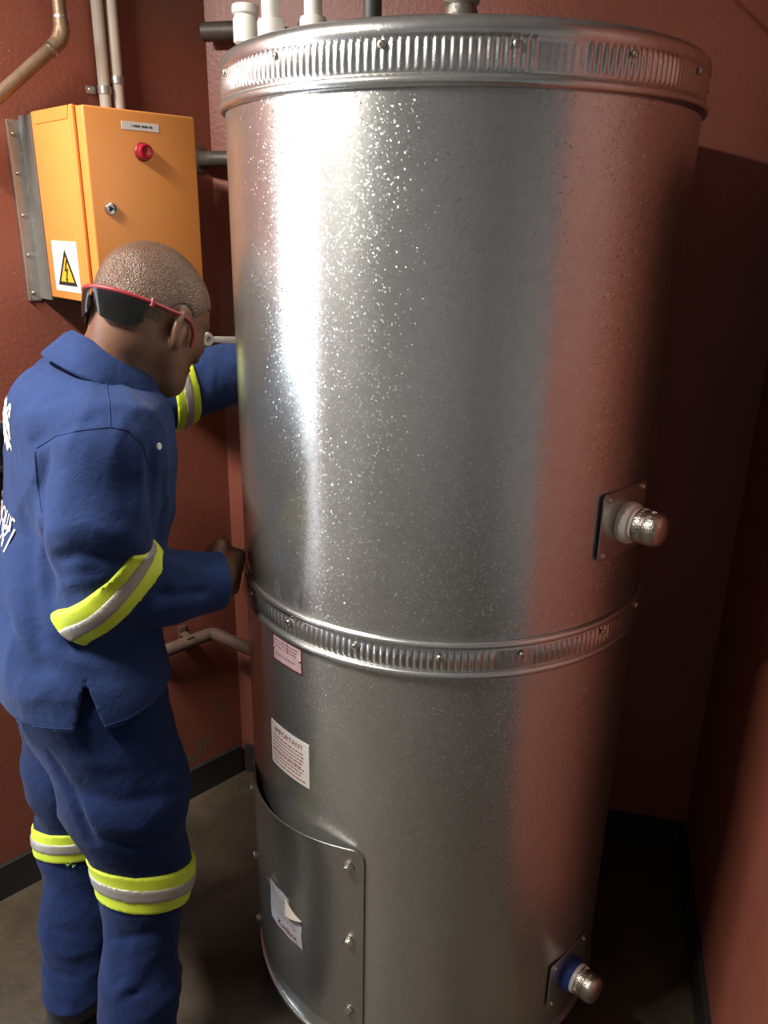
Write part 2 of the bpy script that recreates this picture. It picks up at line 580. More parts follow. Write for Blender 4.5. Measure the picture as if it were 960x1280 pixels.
# door frame round the opening in the left wall
fr = Matrix(((DL.x, NL.x, 0), (DL.y, NL.y, 0), (0, 0, 1)))
dfr = struct(obj('door_1', merge(box((DOOR0 - 0.06, 0, 0), (DOOR0, 0.02, DOORH + 0.06), fr, CORNER),
                                 box((DOOR1, 0, 0), (DOOR1 + 0.06, 0.02, DOORH + 0.06), fr, CORNER),
                                 box((DOOR0, 0, DOORH), (DOOR1, 0.02, DOORH + 0.06), fr, CORNER)), 'lamp_body', smooth=None))
# sloping flat block in the wall red at the top of the back right corner
bfr = Matrix(((0.969, NB.x, 0), (-0.248, NB.y, 0), (0, 0, 1)))
o = obj('trim_1', ([tuple(Vector((0.60, 1.75, 1.985)) + Vector(d)) for d in
                    ((0, 0, 0), (0.235, -0.06, -0.205), (0.235, -0.06, 0.0), (0.0, 0, 0.20))] +
                   [tuple(Vector((0.60, 1.75, 1.985)) + NB * 0.03 + Vector(d)) for d in
                    ((0, 0, 0), (0.235, -0.06, -0.205), (0.235, -0.06, 0.0), (0.0, 0, 0.20))],
                   [(0, 1, 2, 3), (7, 6, 5, 4), (0, 4, 5, 1), (1, 5, 6, 2), (2, 6, 7, 3), (3, 7, 4, 0)]), 'red_wall', smooth=None)
struct(o)

# ------------------------------------------------------------------ ceiling lamp (out of frame, lights the room from the upper left)
LAMP = Vector((-1.08, 0.74, CEIL - 0.075))
lfr = Matrix(((0.50, 0.866, 0), (-0.866, 0.50, 0), (0, 0, 1)))
lt = thing('ceiling_lamp', 'white fluorescent batten lamp on the ceiling near the doorway', 'lamp', (LAMP.x, LAMP.y, LAMP.z))
obj('lamp_body', bevel(box((-0.34, -0.045, 0.02), (0.34, 0.045, 0.074), lfr, LAMP), 0.006), 'lamp_body', lt)
for s in (-1, 1):
    obj('end_cap', bevel(box((s * 0.33 - 0.012, -0.03, -0.028), (s * 0.33 + 0.012, 0.03, 0.02), lfr, LAMP), 0.004), 'lamp_body', lt)
ld = bpy.data.lights.new('tube_light', 'AREA')
ld.shape = 'RECTANGLE'
ld.size, ld.size_y = 0.62, 0.09
ld.energy = 47
ld.color = (1.0, 0.945, 0.87)
lo = bpy.data.objects.new('tube_light', ld)
C.objects.link(lo)
lo.location = LAMP + Vector((0, 0, -0.012))
lo.rotation_euler = (0, 0, math.atan2(-0.866, 0.50))

# ------------------------------------------------------------------ the tank
TX, TY, TR, TZ = 0.109, 1.4323, 0.37, 0.05
def cp(th, r, z):
    a = math.radians(th)
    return Vector((TX + r * math.sin(a), TY - r * math.cos(a), z))
def cn(th):
    a = math.radians(th)
    return Vector((math.sin(a), -math.cos(a), 0))
def ring(rows, n, rib=None):
    """surface of revolution round the tank; rows = (r, z, ribweight)"""
    V, F = [], []
    for r, z, wgt in rows:
        for i in range(n):
            th = 360.0 * i / n
            rr = r
            if rib and wgt:
                rr += wgt * rib(th)
            p = cp(th, rr, z)
            V.append((p.x, p.y, p.z))
    for j in range(len(rows) - 1):
        for i in range(n):
            k = (i + 1) % n
            F.append((j * n + i, j * n + k, (j + 1) * n + k, (j + 1) * n + i))
    return V, F
plinth = tag(obj('plinth', lathe([(0.335, 0.0), (0.335, TZ)], 64, (TX, TY, 0)), 'concrete'),
             'low round concrete plinth under the steel tank', 'plinth')
tank = thing('hot_water_tank', 'tall galvanised steel hot water tank with ribbed bands standing on a plinth', 'water tank', (TX, TY, TZ))
obj('shell', lathe([(0.30, TZ), (TR, TZ), (TR, 0.30), (TR, 0.60), (TR, 0.90), (TR, 1.2), (TR, 1.5), (TR, 1.72), (0.30, 1.72)], 160, (TX, TY, 0)), 'tank_steel', tank)
obj('base_rim', lathe([(TR + 0.0005, TZ), (TR + 0.004, TZ), (TR + 0.005, TZ + 0.004), (TR + 0.004, TZ + 0.009), (TR + 0.0005, TZ + 0.011)], 160, (TX, TY, 0)), 'band_steel', tank)
NRIB = 224
def ribwave(th):
    x = (th * NRIB / 360.0) % 1.0
    s = 0.5 - 0.5 * math.cos(2 * math.pi * x)
    t = th if th < 180 else th - 360
    flat = 1.0
    if 10 < t < 19:
        flat = 0.10
    if 44 < t < 360:
        flat = 0.35
    return 0.0025 * s * flat
capr = []
for a in range(0, 181, 20):                     # the bead on the lower edge
    capr.append((TR + 0.001 + 0.0075 * math.sin(math.radians(a)), 1.711 - 0.0075 * math.cos(math.radians(a)), 0))
capr += [(TR + 0.0020, 1.7195, 0.0), (TR + 0.0022, 1.722, 0.0), (TR + 0.0022, 1.725, 1.0), (TR + 0.0024, 1.738, 1.0), (TR + 0.0026, 1.752, 1.0),
         (TR + 0.0028, 1.756, 0.0), (TR + 0.0055, 1.7585, 0.0)]
for a in range(0, 91, 15):
    capr.append((TR - 0.0135 + 0.019 * math.cos(math.radians(a)), 1.7655 + 0.016 * math.sin(math.radians(a)), 0))
capr += [(TR - 0.05, 1.7825, 0), (0.15, 1.786, 0), (0.002, 1.787, 0)]
cap = obj('lid', ring(capr, NRIB * 6, ribwave), 'band_steel', tank, smooth=60)
bandr = []
for a in range(0, 181, 20):
    bandr.append((TR + 0.001 + 0.0062 * math.sin(math.radians(a)), 0.906 - 0.0062 * math.cos(math.radians(a)), 0))
bandr += [(TR + 0.0018, 0.9135, 0), (TR + 0.0018, 0.9165, 0), (TR + 0.0018, 0.919, 1), (TR + 0.0018, 0.931, 1), (TR + 0.0018, 0.944, 1), (TR + 0.0018, 0.9465, 0), (TR + 0.0018, 0.950, 0)]
for a in range(0, 181, 20):
    bandr.append((TR + 0.001 + 0.0062 * math.sin(math.radians(a)), 0.957 - 0.0062 * math.cos(math.radians(a)), 0))
band = obj('ribbed_band', ring(bandr, NRIB * 6, ribwave), 'band_steel', tank, smooth=60)
# pan head screws with a recess
def screw_mesh(name, r, h, hexhead=False, recess=True):
    if hexhead:
        vf = merge(lathe([(r * 1.35, 0), (r * 1.35, h * 0.22), (r * 1.05, h * 0.3)], 16), lathe([(r, h * 0.2), (r, h * 0.85), (r * 0.82, h), (0.0001, h)], 6))
    elif recess:
        vf = lathe([(r, 0), (r, h * 0.35), (r * 0.86, h * 0.75), (r * 0.55, h), (r * 0.34, h), (r * 0.30, h * 0.35), (0.0001, h * 0.3)], 14)
    else:
        vf = lathe([(r, 0), (r * 0.96, h * 0.35), (r * 0.75, h * 0.75), (r * 0.38, h * 0.96), (0.0001, h)], 14)
    me = bpy.data.meshes.new(name)
    me.from_pydata(vf[0], [], [list(q) for q in vf[1]])
    me.polygons.foreach_set('use_smooth', [True] * len(me.polygons))
    me.set_sharp_from_angle(angle=math.radians(35))
    return me
sm = screw_mesh('pan_screw', 0.0052, 0.0042)
def nrot(n, spin=0.0):
    return (basis(n) @ Matrix.Rotation(spin, 3, 'Z')).to_euler()
for k in range(-7, 8):
    th = 5.5 + 24.4 * k
    if abs(th) < 170:
        inst('screw', sm, 'bolt_steel', cap, cp(th, TR + 0.0045, 1.749), nrot(cn(th)))
for th in (-166, -145, -125, -105, -84.5, -64.5, -44.2, -23.7, -3.3, 16.1, 40.9, 61, 81, 102, 123, 144, 165):
    inst('screw', sm, 'bolt_steel', band, cp(th, TR + 0.0042, 0.9385), nrot(cn(th)))

def cyl_panel(th0, th1, z0, z1, r, thick, nu=40, nv=24, corner=0.0, bulge=None):
    """curved sheet with rounded corners, following the tank"""
    wdt = math.radians(th1 - th0) * r
    hgt = z1 - z0
    outline = []
    rc = corner
    if rc > 0:
        for (cx, cy, a0) in ((wdt - rc, rc, -90), (wdt - rc, hgt - rc, 0), (rc, hgt - rc, 90), (rc, rc, 180)):
            for k in range(7):
                a = math.radians(a0 + 15 * k)
                outline.append((cx + rc * math.cos(a), cy + rc * math.sin(a)))
    bm = bmesh.new()
    if rc > 0:
        ov = [bm.verts.new((x, y, 0)) for x, y in outline]
        bm.faces.new(ov)
    else:
        ov = [bm.verts.new(p) for p in ((0, 0, 0), (wdt, 0, 0), (wdt, hgt, 0), (0, hgt, 0))]
        bm.faces.new(ov)
    for k in range(1, nu):
        x = wdt * k / nu
        bmesh.ops.bisect_plane(bm, geom=list(bm.verts) + list(bm.edges) + list(bm.faces), plane_co=(x, 0, 0), plane_no=(1, 0, 0))
    for k in range(1, nv):
        y = hgt * k / nv
        bmesh.ops.bisect_plane(bm, geom=list(bm.verts) + list(bm.edges) + list(bm.faces), plane_co=(0, y, 0), plane_no=(0, 1, 0))
    bm.verts.index_update()
    bnd = [e for e in bm.edges if len(e.link_faces) == 1]
    P = [v.co.copy() for v in bm.verts]
    F = [[v.index for v in f.verts] for f in bm.faces]
    B = []
    for e in bnd:
        f = e.link_faces[0]
        a, b2 = e.verts
        loop = [l.vert for l in f.loops]
        i = loop.index(a)
        if loop[(i + 1) % len(loop)] is b2:
            B.append((a.index, b2.index))
        else:
            B.append((b2.index, a.index))
    bm.free()
    n = len(P)
    V = []
    for lay in (1, 0):
        for p in P:
            th = th0 + math.degrees(p.x / r)
            z = z0 + p.y
            off = bulge(th, z) if bulge else 0.0
            V.append(tuple(cp(th, r + off + thick * lay, z)))
    FF = [q for q in F] + [[i + n for i in reversed(q)] for q in F] + [[b2, a, a + n, b2 + n] for a, b2 in B]
    return V, FF
def cover_bulge(th, z):
    # the upper edge of the access cover springs away from the shell in the middle
    u = (th + 75) / 54.0
    s = max(0.0, math.sin(math.pi * min(1, max(0, u)))) ** 1.3
    return 0.0015 + 0.018 * s * max(0, (z - 0.40) / 0.145) ** 2.0 + 0.003 * s
cover = obj('access_cover', cyl_panel(-76, -20.8, 0.115, 0.545, TR + 0.0005, 0.0022, 36, 24, 0.022, cover_bulge), 'cover_steel', tank)
hm = screw_mesh('hex_bolt', 0.0075, 0.0085, hexhead=True)
for th in (-25.0, -72.6):
    for z in (0.507, 0.338, 0.168):
        z2 = z - (0.018 if th < -50 else 0)
        inst('bolt', hm, 'bolt_steel', cover, cp(th, TR + 0.0035 + cover_bulge(th, z2), z2), nrot(cn(th), random.random()))
for th0, th1, z0, z1 in ((-27, -25.6, 0.185, 0.49),):
    obj('pressed_crease', cyl_panel(th0, th1, z0, z1, TR + 0.0042, 0.0006, 2, 8), 'cover_steel', cover)

# stickers ---------------------------------------------------------
def on_tank(vf, th, z, r, slant=0.0):
    V = []
    for p in vf[0]:
        V.append(tuple(cp(th + math.degrees(p[0] / TR), r, z + p[1] + slant * p[0])))
    return V, vf[1]
def dashes(w0, w1, rows, h, seed, ragged=True):
    """printed lines too small to read: little bars of word length"""
    rnd = random.Random(seed)
    V, F = [], []
    for y in rows:
        x = w0
        end = w1 - (rnd.random() * 0.012 if ragged else 0)
        while x < end - 0.004:
            l = min(rnd.uniform(0.004, 0.011), end - x)
            k = len(V)
            V += [(x, y - h / 2, 0), (x + l, y - h / 2, 0), (x + l, y + h / 2, 0), (x, y + h / 2, 0)]
            F.append((k, k + 1, k + 2, k + 3))
            x += l + 0.0022
    return V, F
plate = obj('data_plate', cyl_panel(-52.3, -40.0, 0.849, 0.8985, TR + 0.0003, 0.0008, 10, 2), 'paper_pink', tank)
plate['label'] = 'pink rating plate with maroon border'
bw = 0.0022
obj('plate_border', merge(cyl_panel(-52.3, -40.0, 0.849, 0.849 + bw, TR + 0.0012, 0.0003, 10, 1), cyl_panel(-52.3, -40.0, 0.8985 - bw, 0.8985, TR + 0.0012, 0.0003, 10, 1),
                          cyl_panel(-52.3, -51.9, 0.849, 0.8985, TR + 0.0012, 0.0003, 1, 1), cyl_panel(-40.4, -40.0, 0.849, 0.8985, TR + 0.0012, 0.0003, 1, 1),
                          cyl_panel(-45.7, -45.5, 0.876, 0.8985, TR + 0.0012, 0.0003, 1, 1)), 'print_maroon', plate)
obj('print', on_tank(dashes(-0.033, 0.033, [0.016, 0.010, 0.004, -0.010], 0.0016, 3), -46.2, 0.873, TR + 0.0014), 'print_maroon', plate)
rm = screw_mesh('small_rivet', 0.0022, 0.0016, recess=False)
for th, z in ((-51.7, 0.873), (-40.8, 0.873)):
    inst('rivet', rm, 'bolt_steel', plate, cp(th, TR + 0.0012, z), nrot(cn(th)))
stk = obj('notice_sticker', cyl_panel(-55.0, -38.2, 0.628, 0.7177, TR + 0.0003, 0.0006, 12, 2), 'paper_white', tank)
stk['label'] = 'white notice sticker headed IMPORTANT in red print'
obj('heading', on_tank(text_mesh('IMPORTANT', 0.0145), -46.6, 0.7045, TR + 0.0014), 'print_red', stk)
obj('print', on_tank(dashes(-0.047, 0.049, [0.012 - 0.0072 * i for i in range(5)], 0.0024, 5), -46.6, 0.680, TR + 0.0014), 'print_red', stk)
obj('print', on_tank(dashes(-0.047, 0.047, [0.012 - 0.0072 * i for i in range(3)] + [-0.0110], 0.0024, 9), -46.6, 0.6475, TR + 0.0014), 'print_red', stk)
# torn sticker on the access cover
def cover_r(th, z):
    return TR + 0.0032 + cover_bulge(th, z)
tV, tF = [], []
nu, nv = 14, 12
for j in range(nv + 1):
    for i in range(nu + 1):
        u, vv = i / nu, j / nv
        th, z = -57.6 + 16.2 * u, 0.251 + 0.097 * vv + 0.003 * u
        if vv > 0.55 and u > 0.6:                     # upper right corner torn off
            th -= (u - 0.6) * 4.5 * (vv - 0.55) / 0.45 * 2.0
        th += 0.25 * math.sin(9 * vv + 2) * (1 if u in (0, 1) else 0)
        z += 0.0012 * math.sin(17 * u) * (1 if vv in (0, 1) else 0)
        tV.append(tuple(cp(th, cover_r(th, z) + 0.0005, z)))
for j in range(nv):
    for i in range(nu):
        if j >= 8 and i >= 10 and (i - 10) + (j - 8) > 1:
            continue
        k = j * (nu + 1) + i
        tF.append((k, k + 1, k + nu + 2, k + nu + 1))
ts = obj('torn_sticker', (tV, tF), 'paper_grey', cover)
ts['label'] = 'torn white sticker with red lettering'
def on_cover(vf, th, z, extra=0.0014):
    V = []
    for p in vf[0]:
        t2, z2 = th + math.degrees(p[0] / TR), z + p[1]
        V.append(tuple(cp(t2, cover_r(t2, z2) + extra, z2)))
    return V, vf[1]
obj('lettering', on_cover(text_mesh('Kwikot', 0.021), -48.3, 0.2665), 'print_red', ts)
obj('print', on_cover(dashes(-0.044, 0.012, [0.0, -0.008, -0.016], 0.0016, 21), -49.5, 0.330), 'print_maroon', ts)
obj('print', on_cover(dashes(-0.044, 0.040, [0.0, -0.007, -0.014], 0.0013, 22), -49.5, 0.302), 'print_maroon', ts)
# curled corners: white backs
def curl(pa, pb, pc, lift):
    """triangle folded up from the sticker"""
    A, B, Cc = [cp(t_, cover_r(t_, z_) + l_, z_) for (t_, z_, l_) in (pa, pb, pc)]
    V, F = [], []
    n = 6
    for i in range(n + 1):
        for j in range(n + 1 - i):
            a, b2 = i / n, j / n
            p = A * (1 - a - b2) + B * a + Cc * b2
            nrm = Vector((p.x - TX, p.y - TY, 0)).normalized()
            V.append(tuple(p + nrm * lift * 4 * a * (1 - a)))
    idx, k = {}, 0
    for i in range(n + 1):
        for j in range(n + 1 - i):
            idx[i, j] = k
            k += 1
    for i in range(n):
        for j in range(n - i):
            F.append((idx[i, j], idx[i + 1, j], idx[i, j + 1]))
            if j < n - i - 1:
                F.append((idx[i + 1, j], idx[i + 1, j + 1], idx[i, j + 1]))
    return V, F
obj('peeled_corner', curl((-48.6, 0.349, 0.001), (-40.6, 0.327, 0.004), (-47.0, 0.317, 0.010), 0.004), 'paper_back', ts)
obj('peeled_corner', curl((-58.6, 0.354, 0.006), (-53.6, 0.348, 0.004), (-58.3, 0.339, 0.002), 0.003), 'paper_back', ts)
# old tape residue above the band
def blotch(th, z, w_, h_, seed):
    rnd = random.Random(seed)
    n = 26
    V = [tuple(cp(th, TR + 0.0005, z))]
    for i in range(n):
        a = 2 * math.pi * i / n
        k = rnd.uniform(0.65, 1.1)
        x = max(-1, min(1, 1.35 * math.cos(a))) * k * w_
        y = max(-1, min(1, 1.35 * math.sin(a))) * k * h_
        V.append(tuple(cp(th + math.degrees(x / TR), TR + 0.0005, z + y)))
    return V, [(0, i + 1, (i + 1) % n + 1) for i in range(n)]
for s_, (th, z, w_, h_) in enumerate(((-49.3, 0.985, 0.013, 0.016), (-41.5, 0.985, 0.010, 0.020))):
    obj('tape_residue', blotch(th, z, w_, h_, s_ + 4), 'glue_residue', tank)

# side fittings: flange plate, bush and plug ------------------------------
rivm = screw_mesh('dome_rivet', 0.0048, 0.0042, recess=False)
def fitting(th, z, bush_mat, half_w, half_h, ring_mat=None, tall=0.0):
    n = cn(th)
    M = basis(n)
    base = obj('flange_plate', cyl_panel(th - half_w, th + half_w, z - half_h, z + half_h, TR + 0.0008, 0.003, 10, 6, 0.009,
                                         lambda t_, z_: 0.0035 * (abs(t_ - th) / half_w) ** 2), 'band_steel', tank)
    for sx in (-1, 1):
        for sz in (-1, 1):
            t_ = th + sx * half_w * 0.80
            z_ = z + sz * half_h * 0.84
            inst('rivet', rivm, 'bolt_steel', base, cp(t_, TR + 0.0036 + 0.0035 * 0.64, z_), nrot(cn(t_)))
    c0 = cp(th, TR + 0.004, z)
    bush = obj('bush', lathe([(0.020, 0), (0.031, 0.0), (0.033, 0.004), (0.033, 0.012), (0.0305, 0.018), (0.026, 0.020), (0.024, 0.030), (0.0, 0.030)], 40, c0, M), bush_mat, tank)
    c1 = c0 + n * 0.022
    if ring_mat:
        obj('seal_ring', lathe([(0.020, -0.004), (0.0285, -0.003), (0.0285, 0.004), (0.020, 0.005)], 40, c1, M), ring_mat, bush)
    plug = obj('plug', lathe([(0.018, -0.004), (0.0265, 0.002), (0.0272, 0.004), (0.0272, 0.014), (0.0262, 0.016), (0.0262, 0.018), (0.0272, 0.020), (0.0272, 0.030),
                              (0.0262, 0.036), (0.0225, 0.041), (0.015, 0.044), (0.0001, 0.0455)], 44, c1, M), 'plug_steel', tank)
    marks = []
    for zr, ks in ((0.009, range(-9, 4)), (0.0245, (-6, -5, -3, -2))):
        for k in ks:
            a = math.radians(150 + 11 * k)
            d = Vector((math.cos(a), math.sin(a), 0))
            t_ = Vector((-d.y, d.x, 0))
            q = Matrix(((t_.x, 0, d.x), (t_.y, 0, d.y), (0, 1, 0)))
            bxx = box((-0.0011, -0.0032, -0.001), (0.0011, 0.0032, 0.0011), M @ q, c1 + M @ (d * 0.0268 + Vector((0, 0, zr))))
            marks.append(bxx)
    obj('cast_mark', merge(*marks), 'plug_steel', plug)
fitting(44.8, 1.122, 'cream_bush', 9.6, 0.054)
fitting(45.0, 0.188, 'blue_bush', 9.3, 0.054, 'white_plastic', 1)

# fittings and pipes on the tank top --------------------------------------
TOPZ = 1.785
p = (-0.222, 1.395)
wc = thing('vacuum_breaker', 'stubby white plastic vent cap on the left of the tank top', 'valve', (*p, TOPZ))
obj('nipple', lathe([(0.011, -0.003), (0.011, 0.03), (0.0, 0.03)], 24, (*p, TOPZ)), 'bolt_steel', wc)
obj('body', lathe([(0.0175, 0.020), (0.0195, 0.021), (0.0195, 0.052), (0.0175, 0.055), (0.0165, 0.058), (0.0165, 0.060)], 32, (*p, TOPZ)), 'white_plastic', wc)
obj('cap', lathe([(0.0165, 0.059), (0.0205, 0.060), (0.0205, 0.068), (0.0195, 0.071), (0.0001, 0.072)], 32, (*p, TOPZ)), 'white_plastic', wc)
for (x, y, rr, lab) in ((-0.176, 1.335, 0.0135, 'white plastic pipe rising from tank top beside the vent cap'),
                        (-0.113, 1.315, 0.0130, 'white plastic pipe rising from tank top, second from the vent cap')):
    pt = thing('white_pipe', lab, 'pipe', (x, y, TOPZ), 'white plastic pipes on the tank top')
    obj('pipe', lathe([(rr, 0.0), (rr, CEIL - TOPZ)], 28, (x, y, TOPZ)), 'white_plastic', pt)
    obj('socket', lathe([(rr + 0.002, -0.004), (rr + 0.006, -0.003), (rr + 0.0065, 0.036), (rr + 0.005, 0.040), (rr, 0.041)], 32, (x, y, TOPZ)), 'white_plastic', pt)
x, y = -0.027, 1.245
dk = thing('dark_stub', 'small black capped stub on the tank top', 'fitting', (x, y, TOPZ))
obj('collar', lathe([(0.013, -0.003), (0.013, 0.006), (0.009, 0.008), (0.008, 0.022)], 24, (x, y, TOPZ)), 'bolt_steel', dk)
obj('cap', lathe([(0.010, 0.018), (0.0125, 0.020), (0.0125, 0.058), (0.010, 0.064), (0.0001, 0.065)], 24, (x, y, TOPZ)), 'dark_rubber', dk)
x, y = 0.093, 1.25
vv = thing('pipe_union', 'grey cast pipe union with raised marks on the tank top', 'valve', (x, y, TOPZ))
obj('union_nut', lathe([(0.022, -0.003), (0.028, -0.002), (0.030, 0.004), (0.030, 0.022), (0.027, 0.028), (0.024, 0.030)], 40, (x, y, TOPZ)), 'grey_valve', vv)
obj('neck', lathe([(0.024, 0.029), (0.022, 0.036), (0.020, 0.042), (0.024, 0.046), (0.024, 0.062), (0.018, 0.064), (0.018, 0.10), (0.0, 0.10)], 40, (x, y, TOPZ)), 'grey_valve', vv)
mk = []
for k in range(6):
    a = math.radians(-108 + 10 * k)
    d = Vector((math.cos(a), math.sin(a), 0))
    q = Matrix(((-d.y, 0, d.x), (d.x, 0, d.y), (0, 1, 0)))
    mk.append(box((-0.0016, -0.005, -0.001), (0.0016, 0.005, 0.0012), q, Vector((x, y, TOPZ + 0.0125)) + d * 0.0298))
obj('cast_mark', merge(*mk), 'grey_valve', vv)
obj('riser', lathe([(0.0165, 0.098), (0.0165, CEIL - TOPZ)], 28, (x, y, TOPZ)), 'grey_valve', vv)
# dark tap behind the pipes
q = CORNER + Vector((0.969, -0.248, 0)) * 0.26
kn = thing('stop_tap', 'dark tap on the back wall behind the white pipes', 'tap', (q.x + NB.x * 0.03, q.y + NB.y * 0.03, 1.90))
obj('stem', tube([q + Vector((0, 0, 1.925)), q + NB * 0.06 + Vector((0, 0, 1.925))], 0.012, 14), 'dark_pipe', kn)
obj('wheel', lathe([(0.004, 0), (0.020, 0.001), (0.0235, 0.006), (0.020, 0.011), (0.004, 0.012)], 18, q + NB * 0.055 + Vector((0, 0, 1.925)), basis(NB)), 'dark_pipe', kn)

# ------------------------------------------------------------------ things on the left wall
def wp(s, out, z):
    """point on the left wall: s from the corner, out from the face"""
    return CORNER + DL * s + NL * out + Vector((0, 0, z))
WF = Matrix(((-DL.x, NL.x, 0), (-DL.y, NL.y, 0), (0, 0, 1)))       # x toward the corner, y out of the wall, z up
def ray(px, py):
    X, Y = px - 480, 640 - py
    c_, s_ = math.cos(ROLL), math.sin(ROLL)
    X, Y = c_ * X + s_ * Y, -s_ * X + c_ * Y
    c_, s_ = math.cos(PITCH), math.sin(PITCH)
    return Vector((X / FPX, c_ + Y / FPX * s_, -s_ + Y / FPX * c_))
def on_wall(px, py, out=0.0):
    """a measured point of the photograph as a point on (or in front of) the left wall"""
    d = ray(px, py)
    o_ = Vector((0, 0, CAM_H))
    p0 = CORNER + NL * out
    return o_ + d * ((p0 - o_).dot(NL) / d.dot(NL))

# control box
S_L, S_R, BZ0, BZ1, B_IN, B_OUT = 0.431, 0.200, 1.400, 1.737, 0.050, 0.250
bx0 = wp((S_L + S_R) / 2, B_IN, BZ0)
cb = thing('control_box', 'orange steel electrical control box on the red wall', 'control box', bx0)
DSPLIT = 0.216
W2 = S_L - S_R
org = wp(S_L, 0, 0)                    # local x from the left side toward the corner
body = obj('body', bevel(box((0, B_IN, BZ0), (W2, DSPLIT, BZ1), WF, org), 0.003), 'orange_enamel', cb)
obj('rain_lip', bevel(box((0.0, DSPLIT - 0.004, BZ0), (0.006, DSPLIT + 0.008, BZ1), WF, org), 0.0015), 'orange_enamel', body)
lipV = [(-0.0012, 0.064, BZ1 - 0.001), (-0.0012, DSPLIT - 0.004, BZ1 - 0.001), (-0.0012, DSPLIT - 0.010, BZ1 - 0.022), (-0.0012, 0.070, BZ1 - 0.0225),
        (0.0008, 0.064, BZ1 - 0.001), (0.0008, DSPLIT - 0.004, BZ1 - 0.001), (0.0008, DSPLIT - 0.010, BZ1 - 0.022), (0.0008, 0.070, BZ1 - 0.0225)]
obj('folded_flap', ([tuple(WF @ Vector(v_) + org) for v_ in lipV], [(0, 1, 2, 3), (7, 6, 5, 4), (0, 4, 5, 1), (1, 5, 6, 2), (2, 6, 7, 3), (3, 7, 4, 0)]), 'orange_enamel', body, smooth=None)
door = obj('door', bevel(box((0.007, DSPLIT + 0.004, BZ0 + 0.002), (W2, B_OUT, BZ1 - 0.002), WF, org), 0.004, 3), 'orange_enamel', cb)
obj('door_gasket', box((0.012, DSPLIT - 0.001, BZ0 + 0.006), (W2 - 0.005, DSPLIT + 0.0045, BZ1 - 0.006), WF, org), 'black_metal', cb, smooth=None)
def door_pt(px, py, extra=0.0):
    return on_wall(px, py, B_OUT + extra)
# key lock
pl = door_pt(138, 261)
lk = obj('lock', lathe([(0.0115, 0), (0.0115, 0.003), (0.0105, 0.006), (0.0080, 0.0065), (0.0075, 0.003), (0.0001, 0.003)], 28, pl, basis(NL)), 'lock_steel', door)
obj('lock_core', lathe([(0.0065, 0.002), (0.0062, 0.005), (0.0001, 0.0052)], 3, pl, basis(NL)), 'black_metal', lk)
pl = door_pt(178, 190)
il = obj('indicator_lamp', lathe([(0.0145, 0.003), (0.0142, 0.012), (0.0130, 0.0155), (0.0105, 0.0170), (0.0080, 0.0155), (0.0001, 0.0150)], 32, pl, basis(NL)), 'lamp_red', door)
il['label'] = 'red indicator lamp'
obj('bezel', lathe([(0.0165, 0), (0.0165, 0.003), (0.0150, 0.005), (0.0145, 0.004)], 32, pl, basis(NL)), 'glasses_red', il)
# small typed label
a, b2 = door_pt(152, 157), door_pt(198, 159.5)
cl_ = (a + b2) / 2
ww = (b2 - a).length / 2
Ml = Matrix(((-DL.x, 0, NL.x), (-DL.y, 0, NL.y), (0, 1, 0)))
lb = obj('name_label', box((-ww, -0.0068, 0), (ww, 0.0068, 0.0008), Ml, cl_), 'paper_white', door, smooth=None)
dsh = dashes(-0.016, 0.020, [0.0], 0.0042, 12, False)
rnd = random.Random(4)
dv, df = [], []
xx = -0.018
while xx < 0.022:
    l_ = rnd.uniform(0.0011, 0.0020)
    k = len(dv)
    dv += [(xx, -0.0018, 0.0012), (xx + l_, -0.0018, 0.0012), (xx + l_, 0.0018, 0.0012), (xx, 0.0018, 0.0012)]
    df.append((k, k + 1, k + 2, k + 3))
    xx += l_ + (0.0030 if rnd.random() < 0.12 else 0.0006)
obj('print', ([tuple(Ml @ Vector(v_) + cl_) for v_ in dv], df), 'print_black', lb, smooth=None)
# warning sign on the left side of the box
SN = DL                               # side normal points away from the corner
Ms = Matrix(((NL.x, 0, DL.x), (NL.y, 0, DL.y), (0, 1, 0)))
sc_ = wp(S_L, 0, 0)
def side(u, z, out):
    return tuple(sc_ + NL * u + Vector((0, 0, z)) + DL * out)
def on_side(px, py):
    d = ray(px, py)
    o_ = Vector((0, 0, CAM_H))
    q_ = o_ + d * ((sc_ - o_).dot(DL) / d.dot(DL))
    return (q_ - sc_).dot(NL), q_.z
_c = [on_side(*q_) for q_ in ((66, 300), (97, 303), (70, 361), (101, 368))]
u0, u1 = (_c[0][0] + _c[2][0]) / 2, (_c[1][0] + _c[3][0]) / 2
z0, z1 = (_c[2][1] + _c[3][1]) / 2, (_c[0][1] + _c[1][1]) / 2
sg = obj('warning_sign', ([side(u0, z0, 0.0002), side(u1, z0, 0.0002), side(u1, z1, 0.0002), side(u0, z1, 0.0002), side(u0, z0, 0.0012), side(u1, z0, 0.0012), side(u1, z1, 0.0012), side(u0, z1, 0.0012)],
                          [(3, 2, 1, 0), (4, 5, 6, 7), (0, 1, 5, 4), (1, 2, 6, 5), (2, 3, 7, 6), (3, 0, 4, 7)]), 'paper_white', cb, smooth=None)
sg['label'] = 'white electric shock warning sign with yellow triangle'
su, sz = (u1 - u0) / 0.062, (z1 - z0) / 0.093
fu = lambda u: u0 + (u - 0.098) * su
fz = lambda z: z0 + (z - 1.397) * sz
tri = [(fu(0.106), fz(1.4085)), (fu(0.1535), fz(1.4085)), (fu(0.1298), fz(1.476))]
cen = (sum(p_[0] for p_ in tri) / 3, sum(p_[1] for p_ in tri) / 3)
inn = [(cen[0] + (p_[0] - cen[0]) * 0.70, cen[1] + (p_[1] - cen[1]) * 0.70) for p_ in tri]
V = [side(u, z, 0.0016) for u, z in tri] + [side(u, z, 0.0016) for u, z in inn]
